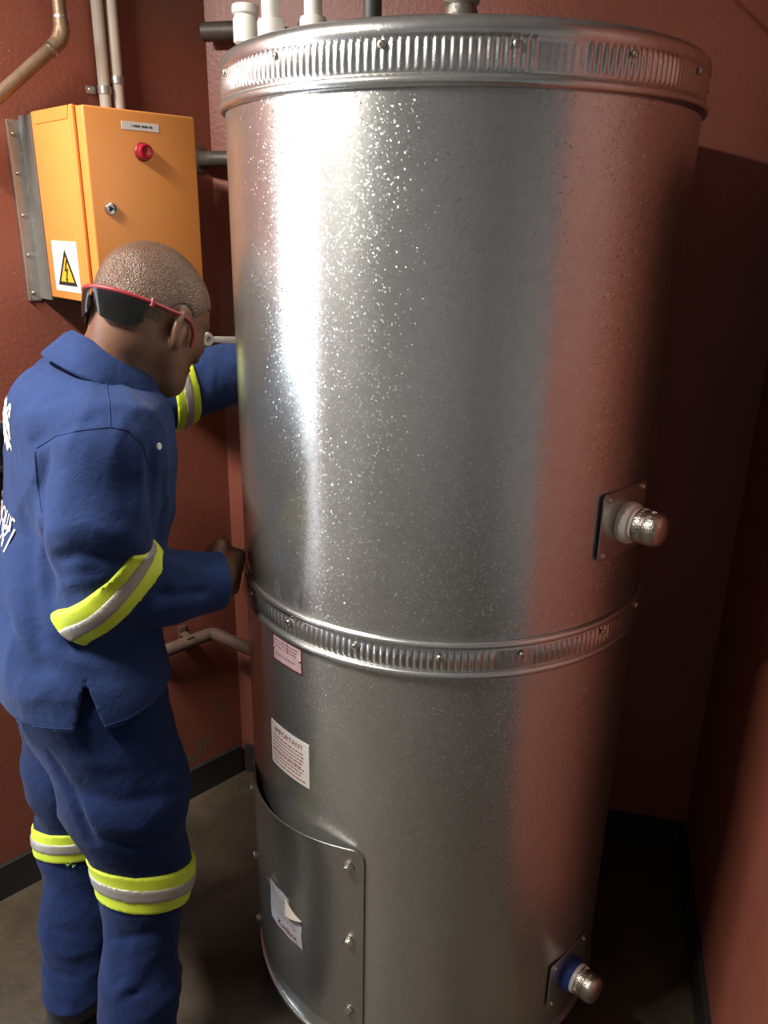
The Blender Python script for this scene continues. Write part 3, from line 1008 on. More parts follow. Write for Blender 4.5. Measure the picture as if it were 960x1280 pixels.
obj('triangle_border', (V, [(0, 1, 4, 3), (1, 2, 5, 4), (2, 0, 3, 5)]), 'print_black', sg, smooth=None)
obj('triangle_field', ([side(u, z, 0.0015) for u, z in inn], [(0, 1, 2)]), 'sign_yellow', sg, smooth=None)
bolt = [(0.1310, 1.456), (0.1250, 1.434), (0.1300, 1.4355), (0.1278, 1.4215), (0.1255, 1.4225), (0.1285, 1.4135), (0.1325, 1.4215), (0.1300, 1.4212), (0.1345, 1.4410), (0.1295, 1.4395), (0.1345, 1.456)]
obj('lightning_bolt', ([side(fu(u), fz(z), 0.0019) for u, z in bolt], [tuple(range(len(bolt)))]), 'print_black', sg, smooth=None)
# galvanised channel the box hangs on
ch = obj('mounting_channel', merge(box((-0.029, 0.0, BZ0 - 0.010), (-0.002, 0.004, BZ1 - 0.012), WF, org),
                                   box((-0.029, 0.0, BZ0 - 0.010), (-0.0275, 0.008, BZ1 - 0.012), WF, org)), 'bracket_steel', cb, smooth=None)
obj('channel_web', merge(box((-0.003, 0.003, BZ0 - 0.006), (0.0, B_IN + 0.004, BZ1 - 0.004), WF, org),
                         box((-0.003, B_IN - 0.006, BZ0 - 0.004), (W2, B_IN + 0.0005, BZ1 - 0.004), WF, org)), 'grey_channel', cb, smooth=None)
csm = screw_mesh('channel_screw', 0.0045, 0.003)
for z in (1.405, 1.478, 1.553, 1.63, 1.70):
    inst('screw', csm, 'bolt_steel', ch, org + WF @ Vector((-0.017, 0.004, z)), nrot(NL))

# white conduits above the box
for k, (pxa, pxb, clip_y) in enumerate((((123, 0), (132, 128), 113), ((138, 0), (149, 128), 101))):
    bt_ = on_wall(*pxb, 0.020)
    x_ = bt_.x
    cz0 = BZ1 - 0.0
    base = Vector((bt_.x, bt_.y, cz0))
    # conduits are vertical; they enter the top of the box
    cdt = thing('conduit', ('white electrical conduit above the orange box, with the lower clip' if k == 0 else 'white electrical conduit above the orange box, with the upper clip'),
                'conduit', (base.x, base.y, cz0 - 0.006), 'white conduits above the control box')
    obj('tube', tube([base + Vector((0, 0, -0.006)), Vector((base.x, base.y, CEIL))], 0.0115, 20), 'conduit_white', cdt)
    cz = on_wall(pxb[0], clip_y, 0.02).z
    sad = obj('saddle_clip', lathe([(0.0118, -0.007), (0.0136, -0.007), (0.0136, 0.007), (0.0118, 0.007)], 24, (base.x, base.y, cz)), 'bracket_steel', cdt)
    e_ = base + DL * 0.020
    obj('clip_foot', bevel(box((0.010, -0.020, -0.007), (0.030, -0.0165, 0.007), Matrix(((DL.x, NL.x, 0), (DL.y, NL.y, 0), (0, 0, 1))), Vector((base.x, base.y, cz))), 0.001), 'bracket_steel', sad)
    inst('screw', csm, 'bolt_steel', sad, Vector((base.x, base.y, cz)) + DL * 0.022 - NL * 0.0165, nrot(NL))

# brown copper pipe bending down to the left
pts = [on_wall(78, -60, 0.05), on_wall(78.5, 48, 0.05), on_wall(-60, 172, 0.05)]
top = Vector((pts[1].x, pts[1].y, CEIL))
pts = [top, pts[1], pts[2]]
cpp = thing('copper_pipe', 'brown copper pipe with soldered elbow sloping down left above the orange box', 'pipe', (pts[2].x, pts[2].y, pts[2].z))
obj('pipe', tube(pts, 0.0125, 20, bend=0.035), 'copper_pipe', cpp)
d1, d2 = (pts[0] - pts[1]).normalized(), (pts[2] - pts[1]).normalized()
elb = obj('elbow', tube([pts[1] + d1 * 0.034, pts[1], pts[1] + d2 * 0.034], 0.0143, 20, bend=0.028), 'copper_pipe', cpp)
for d_ in (d1, d2):
    obj('solder_ring', tube([pts[1] + d_ * 0.032, pts[1] + d_ * 0.037], 0.0150, 20), 'bolt_steel', elb)
for s_ in (0.9, 0.3):
    q_ = pts[1] + (top - pts[1]) * s_
    obj('wall_clip', merge(lathe([(0.0127, -0.006), (0.0150, -0.006), (0.0150, 0.006), (0.0127, 0.006)], 20, q_), box((-0.004, -0.052, -0.005), (0.004, -0.012, 0.005), Matrix(((DL.x, NL.x, 0), (DL.y, NL.y, 0), (0, 0, 1))), q_)), 'bracket_steel', cpp)

# two dark pipes that come out of the left wall near the corner and run behind the tank
for k, (px_, py_, rr) in enumerate(((278, 47, 0.019), (263, 200, 0.0165))):
    q_ = on_wall(px_ - 8, py_, 0.0)
    s_ = (q_ - CORNER).dot(DL)
    q_ = wp(max(s_, 0.035), 0.0, q_.z)
    e_ = q_ + Vector((0.30, -0.075, 0.0))
    fl = on_wall(px_, py_, 0.05)
    pth = [q_ - NL * 0.0, q_ + NL * 0.045, q_ + NL * 0.045 + Vector((0.969, -0.248, 0)) * (0.13 if k == 0 else 0.42)]
    if k == 0:
        db_ = Vector((0.969, -0.248, 0))
        q_ = CORNER + db_ * 0.012 + NB * 0.032 + Vector((0, 0, q_.z))
        pth = [q_, q_ + db_ * 0.17]
    th_ = thing('dark_pipe', ('thick dark pipe at the tank top, leaving the wall near the corner' if k == 0 else 'dark pipe elbow leaving the wall beside the orange box, behind the tank'), 'pipe', (q_.x, q_.y, q_.z - rr), 'dark pipes behind the tank')
    obj('pipe', tube(pth, rr, 20, bend=0.04), 'dark_pipe', th_)
    if k == 1:
        obj('wall_flange', lathe([(rr + 0.013, 0), (rr + 0.012, 0.003), (rr + 0.002, 0.006), (rr, 0.012)], 24, q_, basis(NL)), 'dusty_pipe', th_)
# dusty pipe low on the wall, turning the corner toward the tank
a = on_wall(100, 838, 0.03)
b2 = on_wall(266, 791, 0.03)
zz = b2.z
pth = [Vector((a.x, a.y, zz)), Vector((b2.x, b2.y, zz)), Vector((b2.x, b2.y, zz)) + Vector((0.22, -0.16, -0.002))]
_s0 = (on_wall(192, 812, 0.03) - CORNER).dot(DL)
pth = [wp(_s0, -0.01, zz), wp(_s0, 0.03, zz)] + pth[1:]
lp = thing('low_pipe', 'dusty brown pipe running low along the left wall and bending to the tank', 'pipe', (b2.x, b2.y, zz - 0.02))
obj('pipe', tube(pth, 0.017, 18, bend=0.02), 'dusty_pipe', lp)
for s_ in (0.17,):
    q_ = wp(s_, 0.03, zz)
    obj('wall_clip', merge(box((-0.010, -0.03, -0.019), (0.010, -0.026, 0.036), WF, q_), box((-0.010, -0.03, 0.0155), (0.010, 0.012, 0.0185), WF, q_), box((-0.010, -0.03, -0.0185), (0.010, 0.012, -0.0155), WF, q_)), 'dusty_pipe', lp, smooth=None)
# dark door latch with a silver knob at the left edge of the picture
q_ = on_wall(-6, 560, 0.0)
lt2 = thing('wall_latch', 'dark wall latch with silver knob behind the blue jacket', 'latch', (q_.x, q_.y, q_.z - 0.08))
obj('back_plate', bevel(box((-0.030, 0.0, -0.085), (0.022, 0.022, 0.055), WF, q_), 0.004), 'black_metal', lt2)
obj('knob', lathe([(0.006, 0.0), (0.006, 0.020), (0.012, 0.026), (0.014, 0.034), (0.011, 0.041), (0.0001, 0.044)], 24, q_ + WF @ Vector((0.004, 0.010, 0.052)), basis(NL)), 'tool_chrome', lt2)
obj('hasp', bevel(box((-0.020, 0.020, -0.046), (0.030, 0.028, -0.034), WF, q_), 0.002), 'tool_chrome', lt2)

# ------------------------------------------------------------------ the technician
def A(*v):
    return np.array(v, dtype=np.float32)
def rc(p, a, b2, ra, rb):
    a, b2 = np.asarray(a, np.float32), np.asarray(b2, np.float32)
    pa, ba = p - a, b2 - a
    h = np.clip((pa @ ba) / (ba @ ba), 0, 1)
    return np.linalg.norm(pa - h[:, None] * ba, axis=1) - (ra + (rb - ra) * h)
def ell(p, c, M_, r_):
    q = ((p - np.asarray(c, np.float32)) @ M_) / np.asarray(r_, np.float32)
    k0 = np.linalg.norm(q, axis=1) + 1e-6
    k1 = np.linalg.norm(q / np.asarray(r_, np.float32), axis=1) + 1e-6
    return k0 * (k0 - 1) / k1
def smin(a, b2, k):
    h = np.clip(0.5 + 0.5 * (b2 - a) / k, 0, 1)
    return b2 + (a - b2) * h - k * h * (1 - h)
def smax(a, b2, k):
    return -smin(-a, -b2, k)
def chain(p, pts, rads, k=0.02):
    d = None
    for i in range(len(pts) - 1):
        e = rc(p, pts[i], pts[i + 1], rads[i], rads[i + 1])
        d = e if d is None else smin(d, e, k)
    return d
def loft(p, rows, F_, L_, k=0.02):
    """rows: z, cx, cy, half width along L, half depth along F; an upright trunk"""
    rows = np.array(rows, np.float32)
    rows = rows[np.argsort(rows[:, 0])]
    z = p[:, 2]
    g = lambda i: np.interp(z, rows[:, 0], rows[:, i]).astype(np.float32)
    dx, dy = p[:, 0] - g(1), p[:, 1] - g(2)
    l = (dx * L_[0] + dy * L_[1]) / g(3)
    f = (dx * F_[0] + dy * F_[1]) / g(4)
    q = (np.abs(l) ** 2.3 + np.abs(f) ** 2.3) ** (1 / 2.3)
    d = (q - 1) * np.minimum(g(3), g(4))
    d = smax(d, z - rows[-1, 0], k)
    return smax(d, rows[0, 0] - z, 0.004)
def ridge(p, a, b2, w_, amp):
    """a cloth fold: a soft ridge along a segment"""
    a, b2 = np.asarray(a, np.float32), np.asarray(b2, np.float32)
    pad = 2.6 * w_
    lo_, hi_ = np.minimum(a, b2) - pad, np.maximum(a, b2) + pad
    out = np.zeros(len(p), np.float32)
    k = np.flatnonzero((p[:, 0] > lo_[0]) & (p[:, 0] < hi_[0]) & (p[:, 1] > lo_[1]) & (p[:, 1] < hi_[1]) & (p[:, 2] > lo_[2]) & (p[:, 2] < hi_[2]))
    if len(k):
        pa, ba = p[k] - a, b2 - a
        h = np.clip((pa @ ba) / (ba @ ba), 0, 1)
        d2 = ((pa - h[:, None] * ba) ** 2).sum(1)
        out[k] = amp * np.exp(-d2 / (w_ * w_)) * (0.35 + 0.65 * np.sin(np.pi * np.clip(h, 0.02, 0.98)))
    return out
_tab = np.random.RandomState(5).rand(32, 32, 32).astype(np.float32)
def vnoise(q):
    i = np.floor(q).astype(np.int32)
    f = q - i
    f = f * f * (3 - 2 * f)
    i0, i1 = i & 31, (i + 1) & 31
    fx, fy, fz = f[:, 0], f[:, 1], f[:, 2]
    T = lambda a, b2, c: _tab[a[:, 0], b2[:, 1], c[:, 2]]
    x0 = (T(i0, i0, i0) * (1 - fx) + T(i1, i0, i0) * fx) * (1 - fy) + (T(i0, i1, i0) * (1 - fx) + T(i1, i1, i0) * fx) * fy
    x1 = (T(i0, i0, i1) * (1 - fx) + T(i1, i0, i1) * fx) * (1 - fy) + (T(i0, i1, i1) * (1 - fx) + T(i1, i1, i1) * fx) * fy
    return x0 * (1 - fz) + x1 * fz
def wrinkle(p, sc, amp):
    q = p * A(*sc)
    wv = vnoise(q * 0.7 + 11.3)[:, None] * A(1.3, -0.9, 1.1)
    n = vnoise(q + wv)
    r_ = (1 - np.abs(2 * n - 1)) ** 2.2
    return amp * (r_ - 0.35)
def iso(f, lo, hi, h):
    """surface nets: the zero level of f as vertices and quads; evaluated only near the surface"""
    lo, hi = np.array(lo, np.float32), np.array(hi, np.float32)
    B = 8
    nb = np.ceil((hi - lo) / (h * B)).astype(int)
    n = nb * B
    bi = np.stack(np.meshgrid(*[np.arange(k) for k in nb], indexing='ij'), -1).reshape(-1, 3)
    cen = lo + (bi * B + (B - 1) / 2) * h
    d = f(cen.astype(np.float32))
    act = np.abs(d) < h * B * 1.35
    V = np.ones(n, np.float32)
    off = np.stack(np.meshgrid(*[np.arange(B)] * 3, indexing='ij'), -1).reshape(-1, 3)
    neg = bi[~act & (d < 0)]
    for x_, y_, z_ in neg:
        V[x_ * B:x_ * B + B, y_ * B:y_ * B + B, z_ * B:z_ * B + B] = -1
    ab = bi[act]
    idx = (ab[:, None, :] * B + off[None]).reshape(-1, 3)
    out = np.empty(len(idx), np.float32)
    S = 400000
    for s_ in range(0, len(idx), S):
        out[s_:s_ + S] = f((lo + idx[s_:s_ + S] * h).astype(np.float32))
    V[idx[:, 0], idx[:, 1], idx[:, 2]] = out
    V[0], V[-1], V[:, 0], V[:, -1], V[:, :, 0], V[:, :, -1] = 1, 1, 1, 1, 1, 1
    sg = V < 0
    cs = np.zeros(tuple(n - 1), np.int8)
    for dx in (0, 1):
        for dy in (0, 1):
            for dz in (0, 1):
                cs += sg[dx:n[0] - 1 + dx, dy:n[1] - 1 + dy, dz:n[2] - 1 + dz]
    cell = np.argwhere((cs > 0) & (cs < 8))
    vid = np.full(tuple(n - 1), -1, np.int32)
    vid[cell[:, 0], cell[:, 1], cell[:, 2]] = np.arange(len(cell))
    corners = [(dx, dy, dz) for dx in (0, 1) for dy in (0, 1) for dz in (0, 1)]
    acc = np.zeros((len(cell), 3), np.float32)
    cnt = np.zeros(len(cell), np.float32)
    for i in range(8):
        for j in range(i + 1, 8):
            ca, cb_ = np.array(corners[i]), np.array(corners[j])
            if np.abs(ca - cb_).sum() != 1:
                continue
            va = V[cell[:, 0] + ca[0], cell[:, 1] + ca[1], cell[:, 2] + ca[2]]
            vb = V[cell[:, 0] + cb_[0], cell[:, 1] + cb_[1], cell[:, 2] + cb_[2]]
            mk_ = (va < 0) != (vb < 0)
            t_ = np.where(mk_, va / np.where(mk_, va - vb, 1), 0)
            acc += np.where(mk_[:, None], ca + t_[:, None] * (cb_ - ca), 0)
            cnt += mk_
    P_ = lo + (cell + acc / cnt[:, None]) * h
    Q = []
    for ax in range(3):
        o1, o2 = (ax + 1) % 3, (ax + 2) % 3
        sl0 = [slice(None)] * 3
        sl1 = [slice(None)] * 3
        sl0[ax], sl1[ax] = slice(0, -1), slice(1, None)
        ch_ = np.argwhere(sg[tuple(sl0)] != sg[tuple(sl1)])
        ok = (ch_[:, o1] > 0) & (ch_[:, o2] > 0) & (ch_[:, o1] < n[o1] - 1) & (ch_[:, o2] < n[o2] - 1)
        ch_ = ch_[ok]
        s_ = sg[ch_[:, 0], ch_[:, 1], ch_[:, 2]]
        def at(a_, b_):
            c_ = ch_.copy()
            c_[:, o1] -= a_
            c_[:, o2] -= b_
            return vid[c_[:, 0], c_[:, 1], c_[:, 2]]
        q_ = np.stack([at(1, 1), at(0, 1), at(0, 0), at(1, 0)], 1)
        q_[~s_] = q_[~s_][:, ::-1]
        Q.append(q_)
    Q = np.concatenate(Q)
    Q = Q[(Q >= 0).all(1)]
    # one light relaxation pass evens out the grid
    nbr = np.zeros_like(P_)
    nc = np.zeros(len(P_), np.float32)
    for k_ in range(4):
        np.add.at(nbr, Q[:, k_], P_[Q[:, (k_ + 1) % 4]])
        np.add.at(nc, Q[:, k_], 1)
    P_ = P_ * 0.5 + 0.5 * nbr / np.maximum(nc, 1)[:, None]
    return P_, Q
def fast_obj(name, vf, mat, parent=None, origin=None):
    v, f = vf
    v = np.asarray(v, np.float32)
    if origin is None:
        origin = (v.min(0) + v.max(0)) / 2
    origin = np.asarray(origin, np.float32)
    me = bpy.data.meshes.new(name)
    me.vertices.add(len(v))
    me.vertices.foreach_set('co', (v - origin).ravel())
    me.loops.add(f.size)
    me.loops.foreach_set('vertex_index', f.ravel().astype(np.int32))
    me.polygons.add(len(f))
    me.polygons.foreach_set('loop_start', np.arange(0, f.size, 4, dtype=np.int32))
    me.update(calc_edges=True)
    me.validate()
    o_ = bpy.data.objects.new(name, me)
    return finish(o_, mat, parent, Vector(origin.tolist()), 180)
def U(px, py, Y):
    """a measured point of the photograph at world depth Y"""
    d = ray(px, py)
    v = Vector((0, 0, CAM_H)) + d * (Y / d.y)
    return A(*v)

def frame3(yaw, pitch, roll=0.0):
    """columns forward, left, up"""
    f = np.array([math.cos(yaw) * math.cos(pitch), math.sin(yaw) * math.cos(pitch), math.sin(pitch)])
    l = np.array([-math.sin(yaw), math.cos(yaw), 0])
    u = np.cross(f, l)
    l2 = l * math.cos(roll) + u * math.sin(roll)
    u2 = u * math.cos(roll) - l * math.sin(roll)
    return np.stack([f, l2, u2], 1).astype(np.float32)

YAW = math.radians(32)
BF, BL = A(math.cos(YAW), math.sin(YAW), 0), A(-math.sin(YAW), math.cos(YAW), 0)
SR = U(136, 560, 1.175)
SL = SR + 0.35 * BL + A(0.02, 0, 0.012)
ELR = U(126, 742, 1.135)
WRR = U(262, 726, 1.235)
ELL_ = U(206, 490, 1.585)
WRL = U(318, 458, 1.72)
NECK = U(128, 466, 1.29)
HIPR, HIPL = U(124, 862, 1.165), U(92, 850, 1.31)
KNR, KNL = U(182, 1085, 1.135), U(95, 1042, 1.30)
ANR = U(172, 1390, 1.00)
ANR[2] = 0.09
ANL = U(98, 1238, 1.20)
ANL[2] = 0.09
HM = frame3(math.radians(54), math.radians(-27), math.radians(-3))
HC = U(191, 400, 1.325)                       # head centre, between the ears
HS = 0.915
def hp0(f, l, u):
    return HC + HM @ A(f, l, u)
def hp(f, l, u):
    return HC + HM @ (A(f, l, u) * HS)
I3 = np.eye(3, dtype=np.float32)
B3 = np.stack([BF, BL, A(0, 0, 1)], 1)

def head_sdf(p):
    p = HC + (p - HC) / HS
    d = ell(p, hp0(-0.014, 0, 0.032), HM, (0.101, 0.078, 0.095))
    d = smin(d, ell(p, hp0(0.030, 0, 0.030), HM, (0.066, 0.064, 0.068)), 0.03)
    d = smin(d, ell(p, hp0(-0.050, 0, -0.012), HM, (0.052, 0.058, 0.060)), 0.03)      # occiput
    d = smin(d, ell(p, hp0(0.032, 0, -0.045), HM, (0.060, 0.058, 0.072)), 0.03)       # face
    d = smin(d, ell(p, hp0(0.062, 0, -0.096), HM, (0.026, 0.030, 0.022)), 0.03)       # chin
    for s in (-1, 1):
        d = smin(d, rc(p, hp0(0.000, s * 0.056, -0.050), hp0(0.055, s * 0.026, -0.098), 0.016, 0.016), 0.025)   # jaw
        d = smin(d, ell(p, hp0(0.062, s * 0.042, -0.022), HM, (0.026, 0.020, 0.020)), 0.02)
    d = smin(d, rc(p, hp0(0.086, -0.030, 0.022), hp0(0.086, 0.030, 0.022), 0.011, 0.011), 0.018)
    for s in (-1, 1):
        d = smax(d, -ell(p, hp0(0.100, s * 0.031, 0.002), HM, (0.016, 0.017, 0.011)), 0.012)
        d = smin(d, ell(p, hp0(0.081, s * 0.031, 0.001), HM, (0.012, 0.014, 0.011)), 0.005)
    d = smin(d, rc(p, hp0(0.092, 0, 0.008), hp0(0.111, 0, -0.030), 0.007, 0.012), 0.014)
    for s in (-1, 1):
        d = smin(d, ell(p, hp0(0.100, s * 0.013, -0.034), HM, (0.011, 0.009, 0.008)), 0.008)
    d = smin(d, ell(p, hp0(0.089, 0, -0.060), HM, (0.013, 0.024, 0.0065)), 0.007)
    d = smin(d, ell(p, hp0(0.087, 0, -0.073), HM, (0.013, 0.021, 0.0075)), 0.007)
    for s in (-1, 1):                                                                  # ears
        c0 = hp0(-0.004, s * 0.081, -0.014)
        EM = HM @ np.array([[1, 0.45 * s, 0.12], [-0.45 * s, 1, 0.0], [-0.12, 0, 1]], np.float32)
        EM = EM / np.linalg.norm(EM, axis=0)
        e = ell(p, c0, EM, (0.0215, 0.0095, 0.0355))
        e = smin(e, ell(p, hp0(-0.001, s * 0.076, -0.040), EM, (0.009, 0.007, 0.011)), 0.008)
        e = smax(e, -ell(p, c0 + EM @ A(0.002, s * 0.008, 0.004), EM, (0.0130, 0.0062, 0.0235)), 0.003)
        e = smin(e, rc(p, c0 + EM @ A(0.006, s * 0.003, -0.008), c0 + EM @ A(0.012, s * 0.002, 0.004), 0.0045, 0.0035), 0.004)
        d = smin(d, e, 0.006)
    return d * HS
NK0, NK1 = hp(-0.040, 0, -0.050), NECK + A(0.0, 0.005, -0.02)
def finger_set(p, W, f, u, n, spread=1.0):
    """a closed hand: palm, four curled fingers and a thumb; f forward, u toward the thumb, n out of the palm"""
    P = lambda a, b2, c: W + f * a + u * b2 + n * c
    d = rc(p, P(-0.002, 0, 0), P(0.02, 0, 0.0), 0.025, 0.026)
    offs = (0.031, 0.0105, -0.0105, -0.030)
    lens = (0.95, 1.0, 0.96, 0.84)
    for o_ in offs:
        d = smin(d, rc(p, P(0.010, o_ * 0.6, 0), P(0.078, o_, 0.002), 0.0150, 0.0125), 0.014)
    d = smin(d, ell(p, P(0.035, 0.022, 0.016), np.stack([f, u, n], 1), (0.030, 0.016, 0.014)), 0.012)
    for o_, s in zip(offs, lens):
        k = [P(0.078, o_, 0.002), P(0.078 + 0.020 * s, o_, 0.036 * s), P(0.078 - 0.010 * s, o_ * 0.97, 0.056 * s), P(0.078 - 0.032 * s, o_ * 0.95, 0.044 * s)]
        e = chain(p, k, (0.0108, 0.0100, 0.0090, 0.0078), 0.004)
        d = smin(d, e, 0.0035)
    th = chain(p, [P(0.012, 0.026, 0.008), P(0.040, 0.046, 0.022), P(0.072, 0.046, 0.036), P(0.092, 0.036, 0.046)], (0.0155, 0.0130, 0.0110, 0.0088), 0.006)
    return smin(d, th, 0.006)
def unit(v):
    return v / np.linalg.norm(v)
RF = unit(A(0.30, 0.90, -0.28))
RU = unit(A(0.10, -0.06, 1.0) - RF * float(np.dot(A(0.10, -0.06, 1.0), RF)))
RN = np.cross(RU, RF)                          # palm of the right hand faces his left
RH = U(268, 722, 1.235)
LF = unit(WRL - ELL_)
LU = unit(A(0, 0, 1.0) - LF * LF[2])
LN = -np.cross(LU, LF)
LH = WRL + LF * 0.02
def body_sdf(p):
    d = head_sdf(p)
    d = smin(d, rc(p, NK0, NK1, 0.053, 0.060), 0.03)
    d = smin(d, rc(p, NK1, (SR + SL) / 2 + A(0, 0, -0.05), 0.062, 0.09), 0.04)
    d = smin(d, loft(p, [(0.80, *HIPM[:2], 0.135, 0.095), (1.00, *WAIST[:2], 0.125, 0.085), (1.20, *CHEST[:2], 0.150, 0.10)], BF, BL, 0.05), 0.04)
    d = smin(d, rc(p, SR, SL, 0.052, 0.052), 0.04)
    for s, e, w_ in ((SR, ELR, RH), (SL, ELL_, WRL)):
        d = smin(d, chain(p, [s, e, w_], (0.046, 0.036, 0.027), 0.02), 0.03)
    for h_, k_, a_ in ((HIPR, KNR, ANR), (HIPL, KNL, ANL)):
        d = smin(d, chain(p, [h_, k_, a_], (0.080, 0.052, 0.036), 0.03), 0.05)
    d = smin(d, finger_set(p, RH, RF, RU, RN), 0.012)
    d = smin(d, finger_set(p, LH, LF, LU, LN), 0.012)
    return d
HIPM = (HIPR + HIPL) / 2
CHEST = (SR + SL) / 2 + A(0.004, -0.012, -0.10)
WAIST = (HIPM + CHEST) / 2 + A(-0.01, 0, 0)

def jacket_solid(p):
    d = loft(p, [(0.770, HIPM[0] - 0.012, HIPM[1] - 0.010, 0.192, 0.134), (0.86, HIPM[0] - 0.010, HIPM[1] - 0.010, 0.186, 0.130), (0.97, WAIST[0] - 0.012, WAIST[1] - 0.012, 0.178, 0.130),
                 (1.08, WAIST[0] * 0.4 + CHEST[0] * 0.6 - 0.004, CHEST[1], 0.178, 0.134), (1.18, CHEST[0] - 0.002, CHEST[1], 0.180, 0.132), (1.285, NECK[0] - 0.016, NECK[1] + 0.01, 0.155, 0.100)], BF, BL, 0.045)
    d = smin(d, rc(p, SR + A(0.0, 0.01, -0.005), SL, 0.072, 0.072), 0.05)
    d = smin(d, ell(p, NECK + A(-0.040, 0.004, -0.070), B3, (0.112, 0.15, 0.088)), 0.05)
    d = smin(d, chain(p, [SR + A(-0.006, 0, 0.000), SR * 0.5 + ELR * 0.5 + A(-0.010, -0.004, 0), ELR], (0.078, 0.076, 0.058), 0.04), 0.022)
    d = smin(d, chain(p, [ELR, ELR * 0.45 + WRR * 0.55 + A(0, 0, -0.004), WRR + unit(WRR - ELR) * 0.05], (0.058, 0.054, 0.046), 0.03), 0.018)
    d = smin(d, chain(p, [SL, ELL_], (0.078, 0.070), 0.04), 0.03)
    d = smin(d, chain(p, [ELL_, WRL + unit(WRL - ELL_) * 0.05], (0.070, 0.058), 0.03), 0.02)
    return d
def surf(sdf, pix):
    """where the camera ray through each measured pixel meets a garment"""
    out = []
    ts = np.arange(0.75, 2.3, 0.004, dtype=np.float32)
    for px_, py_ in pix:
        d = ray(px_, py_)
        p = A(0, 0, CAM_H) + ts[:, None] * A(*d)
        v = sdf(p)
        k = np.argmax(v < 0)
        out.append(p[k] if v[k] < 0 else None)
    return out
def folds(sdf, specs):
    R_ = []
    for pts, w_, am_ in specs:
        q = [x for x in surf(sdf, pts) if x is not None]
        for i in range(len(q) - 1):
            if np.linalg.norm(q[i + 1] - q[i]) < 0.2:
                R_.append((q[i], q[i + 1], w_, am_))
    return R_
JSPEC = [
    (((182, 684), (150, 668), (110, 655), (75, 660)), 0.013, 0.006), (((178, 700), (140, 700), (100, 690), (68, 700)), 0.010, -0.007),
    (((165, 720), (130, 722), (92, 728), (72, 735)), 0.010, 0.006), (((185, 560), (190, 610), (192, 670)), 0.013, -0.010),
    (((58, 570), (50, 610), (50, 650), (55, 700), (66, 745)), 0.011, -0.016), (((170, 545), (176, 600), (172, 650)), 0.014, 0.006),
    (((20, 530), (70, 515), (120, 506), (165, 512)), 0.013, 0.0045), (((30, 556), (80, 540), (130, 522)), 0.010, -0.004),
    (((60, 470), (95, 480), (130, 478)), 0.012, 0.0035), (((150, 480), (170, 505), (190, 520)), 0.010, 0.004),
    (((30, 640), (38, 720), (50, 800)), 0.013, -0.009), (((10, 660), (18, 740), (40, 820)), 0.014, 0.008), (((3, 740), (30, 810), (70, 850)), 0.015, -0.006),
    (((70, 800), (120, 815), (170, 815)), 0.014, -0.006), (((100, 830), (150, 838), (190, 832)), 0.012, 0.005), (((20, 850), (80, 868), (110, 860)), 0.016, 0.004),
    (((205, 560), (209, 640), (207, 720)), 0.010, 0.006), (((200, 700), (225, 712), (262, 716)), 0.010, 0.004), (((190, 740), (220, 742), (262, 738)), 0.007, -0.006),
    (((185, 762), (220, 758), (260, 752)), 0.008, 0.005), (((240, 436), (243, 470), (250, 500)), 0.009, -0.006), (((265, 436), (264, 470), (262, 498)), 0.008, 0.005), (((283, 436), (282, 490)), 0.008, -0.005)]
JR = folds(jacket_solid, JSPEC)
FD = unit(WRR - ELR)
CUFF_R = WRR + FD * 0.022
SLIT0, SLIT1 = U(113, 850, 1.03), U(113, 915, 1.04)
def jacket_sdf(p):
    d = jacket_solid(p)
    for a_, b_, w_, am_ in JR:
        d = d - ridge(p, a_, b_, w_, am_)
    d = d - wrinkle(p, (11, 11, 8), 0.0045) - wrinkle(p + 3.1, (24, 24, 17), 0.0014)
    d = np.where(p[:, 2] < 0.95, smin(d, trouser_solid(p) - 0.012, 0.02), d)
    # openings
    nd = unit(NK0 - NK1)
    d = smax(d, -rc(p, NECK + A(0.0, 0.002, -0.03), NECK + nd * 0.14, 0.046, 0.062), 0.006)
    d = smax(d, -np.maximum(-((p - CUFF_R) @ FD), rc(p, CUFF_R, CUFF_R + FD * 0.10, 0.10, 0.10)), 0.004)
    d = smax(d, -rc(p, CUFF_R - FD * 0.005, CUFF_R + FD * 0.05, 0.032, 0.036), 0.003)
    lc = WRL + unit(WRL - ELL_) * 0.015
    d = smax(d, -np.maximum(-((p - lc) @ unit(WRL - ELL_)), rc(p, lc, lc + A(0.05, 0.05, 0), 0.14, 0.14)), 0.004)
    # hem sweeps up toward the front; open slit over the hip
    f = (p - HIPM) @ BF
    hem = 0.800 + 0.16 * np.clip(f, 0, 1) + 0.05 * np.clip(-f, 0, 1)
    d = smax(d, hem - p[:, 2], 0.004)
    zz_ = np.clip((p[:, 2] - 0.79) / 0.095, 0, 1)
    sd = np.abs((p - SLIT1) @ A(0.93, 0.36, 0)) - 0.024 * (1 - zz_)
    near = (p - HIPM) @ A(0.36, -0.93, 0)
    sl = np.maximum(np.maximum(sd, p[:, 2] - 0.885), 0.09 - near)
    d = smax(d, -sl, 0.003)
    return d
